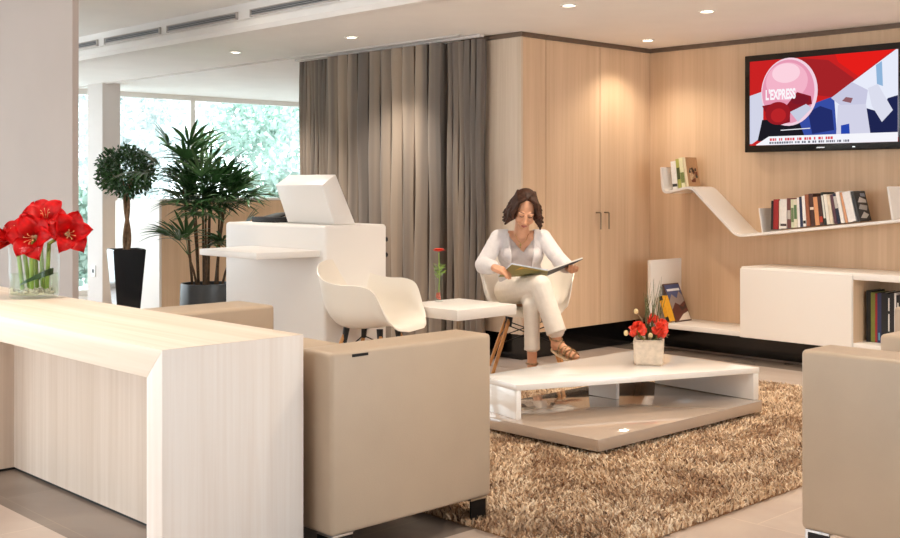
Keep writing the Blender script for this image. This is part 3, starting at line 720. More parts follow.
# two publications leaning against the upright of the corner shelf
def leaning(name, label, p, rx, rz, w, h, t, rgb, pics):
    o = thing(name, label, 'book', p); o.rotation_euler = (rx, 0, rz)
    b = NB(); box(b, 0, w, 0, .002, 0, h); box(b, 0, w, t - .002, t, 0, h); box(b, 0, .002, 0, t, 0, h); finish('cover', b, cmat(rgb), o, world=False, smooth=False)
    b = NB(); box(b, .002, w - .002, .002, t - .002, .003, h - .003); finish('pages', b, 'paper', o, world=False, smooth=False)
    b = NB(); ms = []
    for k, (poly, c) in enumerate(pics):
        f = b.faces.new([b.verts.new((u * w, -.0006 - k * 1.5e-4, v * h)) for u, v in poly]); ms.append(cmat(c)); f.material_index = k
    bmesh.ops.recalc_face_normals(b, faces=b.faces[:])
    for f in b.faces:
        if f.normal.y > 0: f.normal_flip()
    finish('cover_picture', b, ms, o, world=False, smooth=False); return o
leaning('travel_book', 'pictured mountain brochure leaning on the corner shelf upright', (-5.02, 7.165, .2165), -.42, PI / 2, .20, .305, .012, (96, 70, 60), [
    ([(.03, .62), (.97, .62), (.97, .97), (.03, .97)], (74, 84, 128)), ([(.03, .55), (.3, .72), (.55, .6), (.8, .78), (.97, .66), (.97, .3), (.03, .3)], (150, 136, 132)),
    ([(.03, .32), (.35, .5), (.6, .42), (.97, .52), (.97, .03), (.03, .03)], (96, 50, 42)), ([(.2, .03), (.97, .03), (.97, .24), (.6, .18)], (226, 214, 202)),
    ([(.1, .80), (.9, .80), (.9, .86), (.1, .86)], (230, 232, 238)), ([(.5, .42), (.75, .36), (.97, .44), (.97, .34), (.6, .27)], (60, 40, 40))])
book('slim yellow book with black foot leaning beside the mountain brochure', (-5.055, 7.085, .2165), .034, .20, .07, .36, (232, 168, 40), 'books on the corner shelf', [(.0, .2, (30, 26, 24)), (.84, 1.0, (44, 36, 30))])

# ------------------------------------------------------------------ television
tv = thing('television', 'wall-mounted flat television showing a red and blue news picture', 'television', (-3.96, YW, 1.85))
TX0, TX1, TZ0, TZ1, TY = -4.558, -3.362, 1.489, 2.197, 7.364
b = NB(); box(b, TX0 + .05, TX1 - .05, TY + .04, YW - .001, TZ0 + .1, TZ1 - .1); finish('mount', b, 'blackmatte', tv)
b = NB(); box(b, TX0, TX1, TY, TY + .045, TZ0, TZ1, .006, 3); finish('bezel', b, 'bezel', tv)
PO = dict(
screen=[(-4.515, 2.153), (-3.399, 2.153), (-3.399, 1.538), (-4.515, 1.538)],
darkred=[(-4.1096, 2.1485), (-3.8969, 2.1174), (-3.6921, 1.965), (-3.8672, 1.859), (-3.9946, 1.8801)],
brightred=[(-3.845, 2.1528), (-3.433, 2.1504), (-3.6778, 1.9913), (-3.8229, 2.0978)],
white=[(-3.4126, 2.152), (-3.399, 2.1508), (-3.399, 1.5679), (-3.8598, 1.5681), (-3.8672, 1.859)],
strip=[(-4.5145, 1.9023), (-4.4201, 1.9262), (-4.4038, 1.8672), (-4.4038, 1.6058), (-4.4942, 1.5501), (-4.5145, 1.5501)],
black=[(-4.4119, 1.7223), (-4.1096, 1.724), (-4.0175, 1.5868), (-4.4500, 1.5683)],
blue=[(-4.1329, 1.7392), (-4.0175, 1.8183), (-3.8524, 1.8651), (-3.8302, 1.5742), (-4.071, 1.5813)],
blue2=[(-4.048, 1.7636), (-3.9568, 1.8012), (-3.8672, 1.769), (-3.8524, 1.6301), (-4.0175, 1.6078)],
navy=[(-3.6208, 1.7709), (-3.5226, 1.7393), (-3.4673, 1.83), (-3.399, 1.8461), (-3.399, 1.5746), (-3.5926, 1.5806)],
pale=[(-3.8229, 1.8014), (-3.6208, 1.7979), (-3.5856, 1.5736), (-3.8376, 1.5744)],
hat=[(-3.8746, 1.8525), (-3.7209, 1.9533), (-3.6067, 1.8918), (-3.6208, 1.7979), (-3.8082, 1.8007)],
face=[(-3.7935, 1.8274), (-3.7644, 1.8533), (-3.7137, 1.8436), (-3.7281, 1.8103)],
lblue=[(-3.5505, 2.0564), (-3.5087, 2.08), (-3.5018, 1.9122), (-3.5435, 1.9283)],
fig=[(-3.6067, 1.9053), (-3.5365, 1.9278), (-3.433, 1.7484), (-3.5087, 1.6717), (-3.5785, 1.7823)],
bluebit=[(-3.80, 1.66), (-3.74, 1.67), (-3.735, 1.59), (-3.80, 1.588)],
ticker=[(-4.4612, 1.5419), (-4.355, 1.6007), (-3.399, 1.6011), (-3.399, 1.5382), (-4.4529, 1.5385)],
glassw=[(-4.1876, 1.77), (-4.0633, 1.8207), (-4.0175, 1.7902), (-4.1251, 1.6963)],
wine=[(-4.4119, 1.824), (-4.3308, 1.8344), (-4.2191, 1.8144), (-4.1329, 1.9093), (-4.0251, 1.8749), (-4.0175, 1.8183), (-4.1251, 1.7955), (-4.1876, 1.7629), (-4.1876, 1.6988), (-4.2667, 1.6804), (-4.3631, 1.742)])
CO = dict(screen=(196, 34, 34), darkred=(160, 34, 38), brightred=(224, 30, 26), white=(226, 230, 244), strip=(206, 208, 226), black=(28, 26, 34), blue=(54, 76, 160), blue2=(34, 44, 104),
          navy=(30, 36, 78), pale=(206, 206, 226), hat=(196, 196, 220), face=(140, 92, 100), lblue=(140, 176, 212), fig=(214, 216, 232), bluebit=(40, 70, 170), ticker=(240, 240, 246), glassw=(196, 200, 220), wine=(132, 26, 36))
b = NB(); mats = []; lay = 0
def spoly(pts, rgb):
    global lay
    y = TY - .0006 - lay * .00025; lay += 1
    f = b.faces.new([b.verts.new((x, y, z)) for x, z in pts]); f.normal_update()
    if f.normal.y > 0: f.normal_flip()
    f.material_index = len(mats); mats.append(emit('screen_colour', rgb, 1.0))
def sell(c, rx, rz, rgb, n=40, a0=0, a1=2 * PI): spoly([(c[0] + rx * math.cos(a0 + (a1 - a0) * k / n), c[1] + rz * math.sin(a0 + (a1 - a0) * k / n)) for k in range(n)], rgb)
for k in ('screen', 'darkred', 'brightred', 'white', 'strip', 'black', 'blue', 'blue2'): spoly(PO[k], CO[k])
sell((-4.197, 1.915), .222, .243, (238, 206, 220)); sell((-4.205, 1.917), .206, .228, (226, 150, 176)); sell((-4.215, 1.99), .165, .135, (238, 176, 196)); sell((-4.22, 2.05), .11, .07, (246, 206, 218))
spoly(PO['wine'], CO['wine']); sell((-4.285, 1.765), .10, .082, (150, 28, 36)); sell((-4.28, 1.75), .06, .05, (182, 36, 40)); sell((-4.11, 1.855), .07, .035, (120, 26, 40))
for k in ('glassw', 'navy', 'lblue', 'pale', 'hat', 'face', 'fig', 'bluebit', 'ticker'): spoly(PO[k], CO[k])
spoly([(-4.26, 1.645), (-4.03, 1.652), (-4.03, 1.646), (-4.26, 1.639)], (230, 230, 236))
x = -4.347
while x < -3.86:
    w = rnd.uniform(.008, .02); spoly([(x, 1.586), (x + w, 1.586), (x + w, 1.568), (x, 1.568)], (214, 60, 70)); x += w + rnd.choice((.005, .005, .006, .022))
x = -4.347
while x < -3.74:
    w = rnd.uniform(.006, .016); spoly([(x, 1.561), (x + w, 1.561), (x + w, 1.546), (x, 1.546)], (96, 96, 112)); x += w + rnd.choice((.005, .005, .018))
finish('screen', b, mats, tv, smooth=False)
cu = bpy.data.curves.new('t', 'FONT'); cu.body = "L'EXPRESS"; cu.size = .098; cu.offset = .004; cu.extrude = 0
to = bpy.data.objects.new('t', cu); COL.objects.link(to); bpy.context.view_layer.update()
tm = bpy.data.meshes.new_from_object(to.evaluated_get(bpy.context.evaluated_depsgraph_get())); bpy.data.objects.remove(to)
b = NB(); b.from_mesh(tm); xs_ = [v.co.x for v in b.verts]; x0, x1 = min(xs_), max(xs_)
for v in b.verts: v.co = Vector((-4.372 + (v.co.x - x0) / (x1 - x0) * .238, TY - .0006 - lay * .00025 - .001, 1.866 + v.co.y))
finish('screen_title', b, emit('title_white', (246, 240, 244), 1.0), tv, smooth=False)
b = NB(); box(b, -3.985, -3.925, TY - .0012, TY + .001, 1.508, 1.516); box(b, -3.72, -3.70, TY - .0012, TY + .001, 1.508, 1.515); finish('badge', b, 'chrome', tv, smooth=False)

# ------------------------------------------------------------------ small white table between the two shell chairs
st = thing('side_table', 'small square white table beside the reading woman, a flower tube on it', 'table', (-5.15, 5.00, 0))
b = NB(); box(b, -.26, .26, -.26, .26, .435, .50, .004, 2); finish('top', b, 'white', st, world=False)
b = NB(); lathe(b, [(.014, .012), (.014, .436)], n=16); finish('post', b, 'steel', st, world=False)
b = NB(); q = lathe(b, [(.17, 0), (.17, .008), (.03, .014)], n=28); cap(b, q[0], True); cap(b, q[-1]); finish('foot_plate', b, 'darkmetal', st, world=False)

# ------------------------------------------------------------------ shell armchairs on oak dowel legs
def cr(keys, v):
    """interpolate keyed tuples (v, ...) smoothly"""
    for i in range(len(keys) - 1):
        if v <= keys[i + 1][0] or i == len(keys) - 2:
            a, c = keys[i], keys[i + 1]; p0 = keys[max(0, i - 1)]; p3 = keys[min(len(keys) - 1, i + 2)]
            t = (v - a[0]) / (c[0] - a[0]); out = []
            for k in range(1, len(a)):
                m1 = (c[k] - p0[k]) / (c[0] - p0[0]) * (c[0] - a[0]); m2 = (p3[k] - a[k]) / (p3[0] - a[0]) * (c[0] - a[0])
                out.append((2 * t**3 - 3 * t**2 + 1) * a[k] + (t**3 - 2 * t**2 + t) * m1 + (-2 * t**3 + 3 * t**2) * c[k] + (t**3 - t**2) * m2)
            return out
def shell_chair(label, loc, rotz):
    t = thing('shell_armchair', label, 'chair', loc, rotz, 'white shell armchairs')
    spine = [(0, .295, .395), (.08, .265, .425), (.2, .17, .428), (.38, .0, .405), (.55, -.15, .415), (.68, -.225, .50), (.84, -.275, .65), (1, -.315, .795)]
    rim = [(0, .11, .295, .395), (.08, .215, .262, .415), (.17, .262, .215, .50), (.27, .292, .150, .632), (.36, .312, .07, .668), (.52, .318, -.07, .672), (.68, .30, -.19, .695), (.82, .225, -.275, .738), (.93, .14, -.31, .782), (1, .06, -.317, .795)]
    nv, nu = 44, 32; b = NB(); G = []
    for i in range(nv + 1):
        v = i / nv; sy, sz = cr(spine, v); rx, ry, rz = cr(rim, v); row_ = []
        for j in range(nu + 1):
            u = -1 + 2 * j / nu; a = abs(u)
            fx = math.sin(a * PI / 2) ** .92 if v < .5 else math.sin(a * PI / 2)
            g = a ** (3.4 if v < .62 else 3.4 - 1.4 * (v - .62) / .38)
            # walls rise steeply, then the rim rolls outward
            roll = .018 * max(0, (a - .86) / .14) ** 2 * (1 if .12 < v < .95 else .2)
            row_.append(b.verts.new((.93 * (math.copysign(rx * fx * (.95 + .05 * a) + roll, u) if a > 1e-6 else 0), .95 * (sy + (ry - sy) * g), sz + (rz - sz) * g)))
        G.append(row_)
    for i in range(nv):
        for j in range(nu): b.faces.new((G[i][j], G[i + 1][j], G[i + 1][j + 1], G[i][j + 1]))
    bmesh.ops.remove_doubles(b, verts=b.verts[:], dist=.0004)
    bmesh.ops.recalc_face_normals(b, faces=b.faces[:]); solidify(b, .007)
    bmesh.ops.recalc_face_normals(b, faces=b.faces[:])
    finish('shell', b, 'shell', t, world=False, angle=50)
    tops = [(sx * .125, y0, .358) for sx in (-1, 1) for y0 in (.10, -.14)]
    feet = [(sx * .245, y0, .0) for sx in (-1, 1) for y0 in (.235, -.235)]
    for p, q in zip(tops, feet):
        b = NB(); tube(b, [p, Vector(p).lerp(Vector(q), .5), q], [.012, .0135, .0105], 10); finish('leg', b, 'dowel', t, world=False)
    b = NB()
    pt = [Vector(p).lerp(Vector(q), .10) for p, q in zip(tops, feet)]; pm = [Vector(p).lerp(Vector(q), .42) for p, q in zip(tops, feet)]
    for i, k in ((0, 1), (2, 3), (0, 2), (1, 3)):
        tube(b, [pt[i], pm[k]], .004, 6); tube(b, [pm[i], pt[k]], .004, 6)
    finish('wire_brace', b, 'darkmetal', t, world=False)
    for p in tops:
        b = NB(); tube(b, [(p[0], p[1], p[2] - .045), (p[0] * .92, p[1] * .92, .402)], [.016, .02], 8); finish('mount', b, 'blackmatte', t, world=False)
    return t
CHX, CHY = -5.170, 5.663; CROT = math.radians(46.26)
shell_chair('white shell armchair with oak legs in which the woman sits', (CHX, CHY, 0), CROT + PI)
shell_chair('empty white shell armchair in front of the reception counter', (-5.257, 4.405, 0), math.radians(-67))

# ------------------------------------------------------------------ the reading woman (local axes: x to her left, y backwards, z up)
def woman():
    P = thing('person', 'woman in white cardigan and cream trousers sitting cross-legged, reading', 'person', (CHX, CHY, 0), CROT)
    V = Vector
    hipR, kneC, ankC, heelC, toeC = V((-.125, .05, .535)), V((.062, -.40, .612)), V((.155, -.465, .285)), V((.150, -.452, .235)), V((.262, -.59, .185))
    hipL, kneS, ankS, heelS, toeS = V((.045, .05, .525)), V((.005, -.36, .485)), V((.008, -.365, .115)), V((.008, -.335, .04)), V((.0, -.53, .032))
    shR, shL = V((-.188, .0, .893)), V((.104, .0, .893)); elR, elL = V((-.300, -.09, .722)), V((.205, -.09, .757)); wrR, wrL = V((-.232, -.285, .715)), V((.250, -.265, .712))
    # head frame
    hc = V((-.024, -.140, 1.085)); HR = Euler((math.radians(34), math.radians(6), math.radians(4))).to_matrix()
    FL = Matrix(((1, 0, 0), (0, -1, 0), (0, 0, 1)))          # face looks along -y
    def H(x, y, z): return hc + HR @ V((x, -y, z))
    b = NB()
    ell(b, H(0, -.018, .028), (.073, .092, .084), HR); ell(b, H(0, .032, -.03), (.060, .060, .082), HR); ell(b, H(0, .058, -.094), (.032, .028, .024), HR)
    capsule(b, H(0, .086, .012), H(0, .108, -.030), .0085, .0125); ell(b, H(.011, .098, -.034), .009, None, 2); ell(b, H(-.011, .098, -.034), .009, None, 2)
    for s in (-1, 1):
        ell(b, H(s * .036, .062, -.038), .026, None, 2); ell(b, H(s * .03, .076, .022), (.024, .014, .012), HR, 2); ell(b, H(s * .074, -.01, -.018), (.012, .022, .032), HR, 2)
    ell(b, H(0, .086, -.064), (.022, .012, .014), HR, 2)
    capsule(b, (-.042, -.015, .885), H(0, -.03, -.06), .053, .046)
    ell(b, (-.043, -.005, .80), (.142, .092, .145)); ell(b, (-.042, .035, .64), (.128, .098, .14)); ell(b, (-.04, .055, .525), (.158, .118, .10))
    capsule(b, shR, shL, .052, .052); ell(b, (-.043, -.02, .87), (.12, .06, .055))
    for s, e, w in ((shR, elR, wrR), (shL, elL, wrL)): capsule(b, s, e, .045, .036); capsule(b, e, w, .036, .024)
    for h, k, a in ((hipR, kneC, ankC), (hipL, kneS, ankS)): capsule(b, h, k, .072, .044); capsule(b, k, k.lerp(a, .35), .042, .042); capsule(b, k.lerp(a, .35), a, .040, .030)
    for a, h, tq in ((ankC, heelC, toeC), (ankS, heelS, toeS)):
        capsule(b, a, h, .032, .030); m_ = h.lerp(tq, .62); capsule(b, a.lerp(h, .6), m_, .032, .030); capsule(b, m_, tq, .030, .018)
        d = (tq - h).normalized(); sd = d.cross(V((0, 0, 1))).normalized()
        for q in range(5): capsule(b, m_ + sd * (q - 2) * .011, tq + sd * (q - 2) * .0115 + d * (.012 - .006 * abs(q - 1)), .010, .0075, 8)
    def hand(w, fwd, across, down, curl, thumb_side):
        fwd, across, down = V(fwd).normalized(), V(across).normalized(), V(down).normalized()
        ell(b, w + fwd * .045, (.030, .030, .018) if False else .028, None, 2)
        capsule(b, w, w + fwd * .07, .025, .028)
        for q in range(4): capsule(b, w + fwd * .03 + across * (q - 1.5) * .014, w + fwd * .082 + across * (q - 1.5) * .0185, .014, .0115, 8)
        for q, Lq in enumerate((.062, .07, .066, .052)):
            base = w + fwd * .08 + across * (q - 1.5) * .0185; p0 = base
            for s in range(3):
                an = curl * (s + .6); d = (fwd * math.cos(an) + down * math.sin(an)); p1 = p0 + d * Lq * (.42, .32, .26)[s]
                capsule(b, p0, p1, .0092 - .0007 * s, .0085 - .0007 * s, 8); p0 = p1
        tb = w + fwd * .025 + across * thumb_side * .026; t1 = tb + (fwd * .55 + across * thumb_side * .6 + down * .3) * .036; t2 = t1 + (fwd * .9 + across * thumb_side * .1 + down * .35) * .03
        capsule(b, tb, t1, .0125, .0105, 8); capsule(b, t1, t2, .0105, .0085, 8)
    # her right hand (left in the photo) turns a page from above, her left hand holds the cover from beneath
    hand(wrR, (.62, -.62, -.18), (.62, .68, .0), (.1, -.2, -1), .42, 1)
    hand(wrL, (.22, -.95, -.05), (-.95, -.22, .25), (-.35, .1, 1), .38, -1)
    body = finish('body', remesh(b, .0045, 3), 'skin', P, world=False, angle=180)
    # face details
    for s in (-1, 1):
        b = NB(); tube(b, [H(s * .014, .091, .012), H(s * .024, .094, .006), H(s * .036, .089, .006), H(s * .047, .078, .010)], [.0012, .0024, .0024, .0012], 6); finish('eyelashes', b, 'lash', P, world=False)
        b = NB(); tube(b, [H(s * .014, .093, .034), H(s * .030, .092, .040), H(s * .050, .076, .036)], [.0022, .003, .0014], 6); finish('eyebrow', b, 'lash', P, world=False)
        b = NB(); ell(b, H(s * .031, .0835, .013), (.013, .008, .0075), HR, 2); finish('eyelid', b, 'skin', P, world=False)
    b = NB(); tube(b, [H(-.021, .090, -.062), H(-.010, .0985, -.0605), H(0, .0995, -.062), H(.010, .0985, -.0605), H(.021, .090, -.062)], [.0015, .0042, .0042, .0042, .0015], 8)
    tube(b, [H(-.018, .090, -.067), H(0, .0985, -.0695), H(.018, .090, -.067)], [.0015, .005, .0015], 8); finish('lips', b, 'lips', P, world=False)
    # hair: parted bob with loose curls
    b = NB()
    ell(b, H(0, -.040, .042), (.083, .095, .088), HR); ell(b, H(0, -.075, -.02), (.085, .06, .10), HR)
    hr = random.Random(11)
    for s in (-1, 1):
        for k in range(15):
            a = k / 14
            x0, y0 = s * (.058 + .014 * math.sin(PI * a)), .052 - .13 * a
            pts_ = [H(s * .012, .045 - .11 * a, .118 - .02 * a), H(s * .055, .052 - .13 * a, .092), H(x0 + s * .010, y0 + .006, .035)]
            ln = .105 + .035 * hr.random()
            for q in range(1, 6):
                f = q / 5; pts_.append(H(x0 + s * (.016 + .016 * f + .013 * math.sin(f * 8 + k * 1.3) + (.022 * (f - .6) / .4 if f > .6 else 0)), y0 + .006 + .014 * math.sin(f * 7 + k * 1.7), .035 - ln * f))
            tube(b, pts_, [.010, .014, .016, .016, .015, .015, .013, .006], 8)
    for k in range(7):
        a = (k - 3) / 3
        tube(b, [H(a * .05, -.10, .06), H(a * .07, -.125, -.02), H(a * .075 + .008 * math.sin(k * 2), -.115, -.09), H(a * .08, -.10 + .012 * math.sin(k), -.13)], [.012, .02, .018, .007], 8)
    hb = remesh(b, .004, 1, .4)
    finish('hair', hb, 'hair', P, world=False, angle=180)
    # grey V-neck top
    b = NB(); ell(b, (-.043, -.005, .80), (.152, .103, .145)); ell(b, (-.042, .032, .64), (.14, .112, .15)); ell(b, (-.105, -.075, .795), .054); ell(b, (.020, -.075, .795), .054)
    ell(b, (-.043, -.02, .865), (.135, .066, .06)); capsule(b, shR + V((.03, 0, .0)), shL - V((.03, 0, 0)), .06, .06)
    tb = remesh(b, .007, 5)
    bmesh.ops.delete(tb, geom=[f for f in tb.faces if (f.calc_center_median().y < .03 and f.calc_center_median().z > .805 + 1.15 * abs(f.calc_center_median().x + .034)) or (f.calc_center_median().z > .915)], context='FACES')
    solidify(tb, .003); finish('top', tb, 'tee', P, world=False, angle=180)
    # open cardigan with long sleeves
    b = NB(); ell(b, (-.043, .0, .80), (.153, .113, .15)); ell(b, (-.042, .04, .64), (.146, .120, .16)); ell(b, (-.042, .06, .54), (.168, .125, .10)); capsule(b, shR, shL, .056, .056)
    ell(b, (-.11, -.075, .79), .056); ell(b, (.024, -.075, .79), .056); ell(b, (-.043, .01, .872), (.125, .066, .052))
    for s, e, w in ((shR, elR, wrR), (shL, elL, wrL)):
        capsule(b, s, e, .054, .046); capsule(b, e, e.lerp(w, .82), .047, .042); capsule(b, e + V((0, .01, -.016)), e.lerp(w, .6) + V((0, 0, -.012)), .042, .038)
    cb_ = remesh(b, .007, 4); kill = []
    from mathutils.bvhtree import BVHTree
    bv = BVHTree.FromBMesh(cb_); lap = []
    for s_ in (-1, 1):
        ps = []
        for q in range(15):
            z = .925 - .33 * q / 14; half = .078 + .012 * max(0, min(1, (z - .8) / .1)); hit = bv.ray_cast(V((-.040 + s_ * half, -1, z)), V((0, 1, 0)))
            if hit[0] is not None: ps.append(hit[0] + V((0, -.002, 0)))
        lap.append(ps)
    for f in cb_.faces:
        c = f.calc_center_median(); half = .076 + .012 * max(0, min(1, (c.z - .8) / .1))
        if c.y < .02 and abs(c.x + .040) < half and c.z > .45: kill.append(f)
        elif c.z > .918 and abs(c.x + .04) < .08: kill.append(f)
        elif c.z < .52: kill.append(f)
    bmesh.ops.delete(cb_, geom=kill, context='FACES'); solidify(cb_, -.006); finish('cardigan', cb_, 'cardigan', P, world=False, angle=180)
    for ps in lap:
        b = NB(); tube(b, ps, .0085, 8); finish('lapel', b, 'cardigan', P, world=False, angle=180)
    # trousers
    b = NB(); ell(b, (-.04, .055, .535), (.178, .132, .105)); capsule(b, (-.11, .06, .52), (.03, .06, .52), .10, .10)
    for h, k, hm in ((hipR, kneC, V((.150, -.458, .335))), (hipL, kneS, V((.008, -.365, .215)))):
        kr, hr_ = (.068, .064) if h is hipR else (.058, .050)
        capsule(b, h, k, .096, kr); capsule(b, k, hm, kr, hr_ - .006)
        d = (hm - k).normalized(); tube(b, [k.lerp(hm, .4), hm, hm + d * .02], [hr_, hr_, hr_ + .003], 18)
    tr = remesh(b, .007, 3)
    finish('trousers', tr, 'trousers', P, world=False, angle=180)
    # necklace
    b = NB(); tube(b, [(-.085, -.068, .925), (-.07, -.092, .89), (-.050, -.104, .865), (-.03, -.1, .868), (-.008, -.088, .892), (.005, -.066, .925)], .0018, 6)
    box(b, -.0535, -.0475, -.112, -.107, .832, .866); box(b, -.061, -.040, -.112, -.107, .850, .857); finish('necklace', b, 'gold', P, world=False)
    # strappy sandals
    for a, h, tq in ((ankC, heelC, toeC), (ankS, heelS, toeS)):
        d = (tq - h).normalized(); up = (a - h); up = (up - d * up.dot(d)).normalized(); sd = d.cross(up); b = NB(); ring_a, ring_b = [], []
        for k in range(24):
            q = 2 * PI * k / 24; along = .5 + .5 * math.cos(q); wd_ = (.026 + .012 * along) * math.sin(q)
            c = h - d * .035 + d * ((tq - h).length + .065) * along - up * .030 + sd * wd_
            ring_a.append(b.verts.new(c)); ring_b.append(b.verts.new(c - up * (.012 if along > .4 else .016)))
        b.faces.new(ring_a); b.faces.new(ring_b[::-1])
        for k in range(24): b.faces.new((ring_a[k], ring_b[k], ring_b[(k + 1) % 24], ring_a[(k + 1) % 24]))
        bmesh.ops.recalc_face_normals(b, faces=b.faces[:]); so_ = finish('sandal', b, 'sole', P, world=False)
        b = NB(); Lf = (tq - h).length
        for f, rr, tilt in ((.98, .030, .2), (.78, .034, .5), (.74, .034, -.5), (.55, .036, .4), (.5, .037, -.4), (.28, .040, .5)):
            c0 = h + d * Lf * f; ps = []
            for k in range(15):
                q = PI * (-.12 + 1.24 * k / 14); ps.append(c0 + sd * math.cos(q) * (rr + .002) + up * (math.sin(q) * (rr + (.010 if f < .4 else -.001)) - .004) + d * tilt * .03 * math.cos(q))
            tube(b, ps, .0048, 6)
        ps = [a + sd * .037 * math.cos(2 * PI * k / 16) + d * .037 * math.sin(2 * PI * k / 16) + up * -.005 for k in range(17)]; tube(b, ps, .0055, 6)
        tube(b, [h - d * .036 - up * .02, h - d * .040 + up * .02, a - d * .038], .006, 6)
        finish('strap', b, 'sandal', so_, world=False)
    return P
woman()

# the open illustrated book on her lap
ob = thing('open_book', 'open illustrated magazine with yellow cover held by the reading woman', 'book', (CHX, CHY, 0), CROT)
def sheet(pts, d, name, m):
    b = NB(); prism(b, pts, d); return finish(name, b, m, ob, world=False, smooth=False)
SF, SN = (.118, -.20, .655), (.105, -.42, .700); LF_, LN_ = (-.200, -.22, .650), (-.125, -.42, .742); RF_, RN_ = (.250, -.20, .712), (.325, -.42, .778)
def off(p, dz): return (p[0], p[1], p[2] + dz)
sheet([SF, SN, LN_, LF_], (0, 0, .004), 'cover', cmat((150, 140, 84))); sheet([SF, RF_, RN_, SN], (0, 0, .004), 'cover', cmat((60, 60, 66)))
pgm = mat('printed_page', (206, 210, 222), .4, noise=.25, nscale=22)
sheet([off(p, .0045) for p in (SF, SN, LN_, LF_)], (0, 0, .009), 'pages', pgm); sheet([off(p, .0045) for p in (SF, RF_, RN_, SN)], (0, 0, .009), 'pages', 'paper')
b = NB()
q = [Vector(SN).lerp(Vector(LN_), u).lerp(Vector(SF).lerp(Vector(LF_), u), v) for u, v in ((.25, .05), (.72, .02), (.80, .35), (.62, .62), (.3, .5))]
f = b.faces.new([b.verts.new(p + Vector((0, 0, -.0012))) for p in q]); f.normal_update()
if f.normal.z > 0: f.normal_flip()
finish('cover_print', b, cmat((226, 168, 46)), ob, world=False, smooth=False)

# ------------------------------------------------------------------ plants
def leaves_mesh(name, P, D, Nn, Ls, Ws, m, parent, off_, fold=.25):
    """one mesh of many folded pointed leaves: base points P, directions D, side normals Nn"""
    N = len(P); S = np.cross(D, Nn); S /= np.linalg.norm(S, axis=1)[:, None] + 1e-9; U = np.cross(S, D)
    V = np.zeros((N, 6, 3)); L = Ls[:, None]; W = Ws[:, None]
    V[:, 0] = P; V[:, 1] = P + D * L * .45 + S * W + U * W * fold; V[:, 2] = P + D * L * .5; V[:, 3] = P + D * L * .45 - S * W + U * W * fold; V[:, 4] = P + D * L - U * L * .12; V[:, 5] = P + D * L * .78 - U * L * .03
    V -= np.array(off_)
    base = (np.arange(N) * 6)[:, None]
    F = np.concatenate([base + np.array([[0, 1, 5, 2]]), base + np.array([[0, 2, 5, 3]])], axis=1)
    T = np.concatenate([base + np.array([[1, 4, 5]]), base + np.array([[5, 4, 3]])], axis=1)
    loops = np.concatenate([F.reshape(-1), T.reshape(-1)]).astype(np.int32); nq, nt_ = N * 2, N * 2
    me = bpy.data.meshes.new(name); me.vertices.add(N * 6); me.vertices.foreach_set('co', V.reshape(-1)); me.loops.add(len(loops)); me.loops.foreach_set('vertex_index', loops)
    ls_ = np.concatenate([np.arange(nq) * 4, nq * 4 + np.arange(nt_) * 3]).astype(np.int32); lt = np.concatenate([np.full(nq, 4), np.full(nt_, 3)]).astype(np.int32)
    me.polygons.add(nq + nt_); me.polygons.foreach_set('loop_start', ls_); me.polygons.foreach_set('loop_total', lt); me.update(); me.validate()
    me.materials.append(M[m]); o = bpy.data.objects.new(name, me); COL.objects.link(o); o.parent = parent; return o

def unit(a): return a / (np.linalg.norm(a, axis=1)[:, None] + 1e-9)

def square_pot(bm, w0, w1, h, z0=0):
    r0, r1 = w0 / math.sqrt(2), w1 / math.sqrt(2)
    q = lathe(bm, [(r0, z0), (r1, z0 + h), (r1 - .018, z0 + h), (r1 - .022, z0 + h - .03)], n=4, rot=PI / 4); cap(bm, q[0], True); cap(bm, q[-1])

def ficus():
    c = (-9.19, 4.86, 0); t = thing('ficus_tree', 'round-headed little tree in a tall black tapered pot', 'plant', c, math.radians(-15))
    b = NB(); square_pot(b, .175, .282, .69); bmesh.ops.bevel(b, geom=[e for e in b.edges], offset=.006, segments=2, affect='EDGES'); finish('pot', b, 'potblack', t, world=False)
    b = NB(); box(b, -.115, .115, -.115, .115, .64, .668); finish('soil', b, 'soil', t, world=False)
    b = NB()
    for ph in (0, PI):
        pts = []
        for k in range(15):
            f = k / 14; a = ph + f * 5.5; r = .020 * (1 - .3 * f); pts.append((.012 + .03 * math.sin(f * 3) + r * math.cos(a) - .02 * f, r * math.sin(a), .65 + f * .56))
        tube(b, pts, [.021 - .007 * k / 14 for k in range(15)], 8)
    for k in range(9):
        a = k * 2.4; tube(b, [(0, 0, 1.17), (.08 * math.cos(a), .08 * math.sin(a), 1.28), (.17 * math.cos(a), .17 * math.sin(a), 1.33 + .05 * (k % 3))], [.011, .006, .003], 5)
    finish('trunk', b, 'bark', t, world=False)
    rs = np.random.RandomState(2); N = 2600
    d = unit(rs.normal(0, 1, (N, 3))); r = .245 * rs.uniform(.25, 1, N) ** .45 * (1 + .10 * np.sin(d[:, 0] * 7 + d[:, 2] * 5) + .06 * np.cos(d[:, 1] * 9))
    P = d * r[:, None] * np.array([1, 1, .88]) + np.array([0, 0, 1.375])
    D = unit(d + rs.normal(0, .7, (N, 3)) + np.array([0, 0, -.25])); Nn = unit(rs.normal(0, 1, (N, 3)))
    o = leaves_mesh('foliage', P, D, Nn, rs.uniform(.032, .056, N), rs.uniform(.008, .013, N), 'darkleaf', t, (0, 0, 0)); o['kind'] = 'stuff'
ficus()

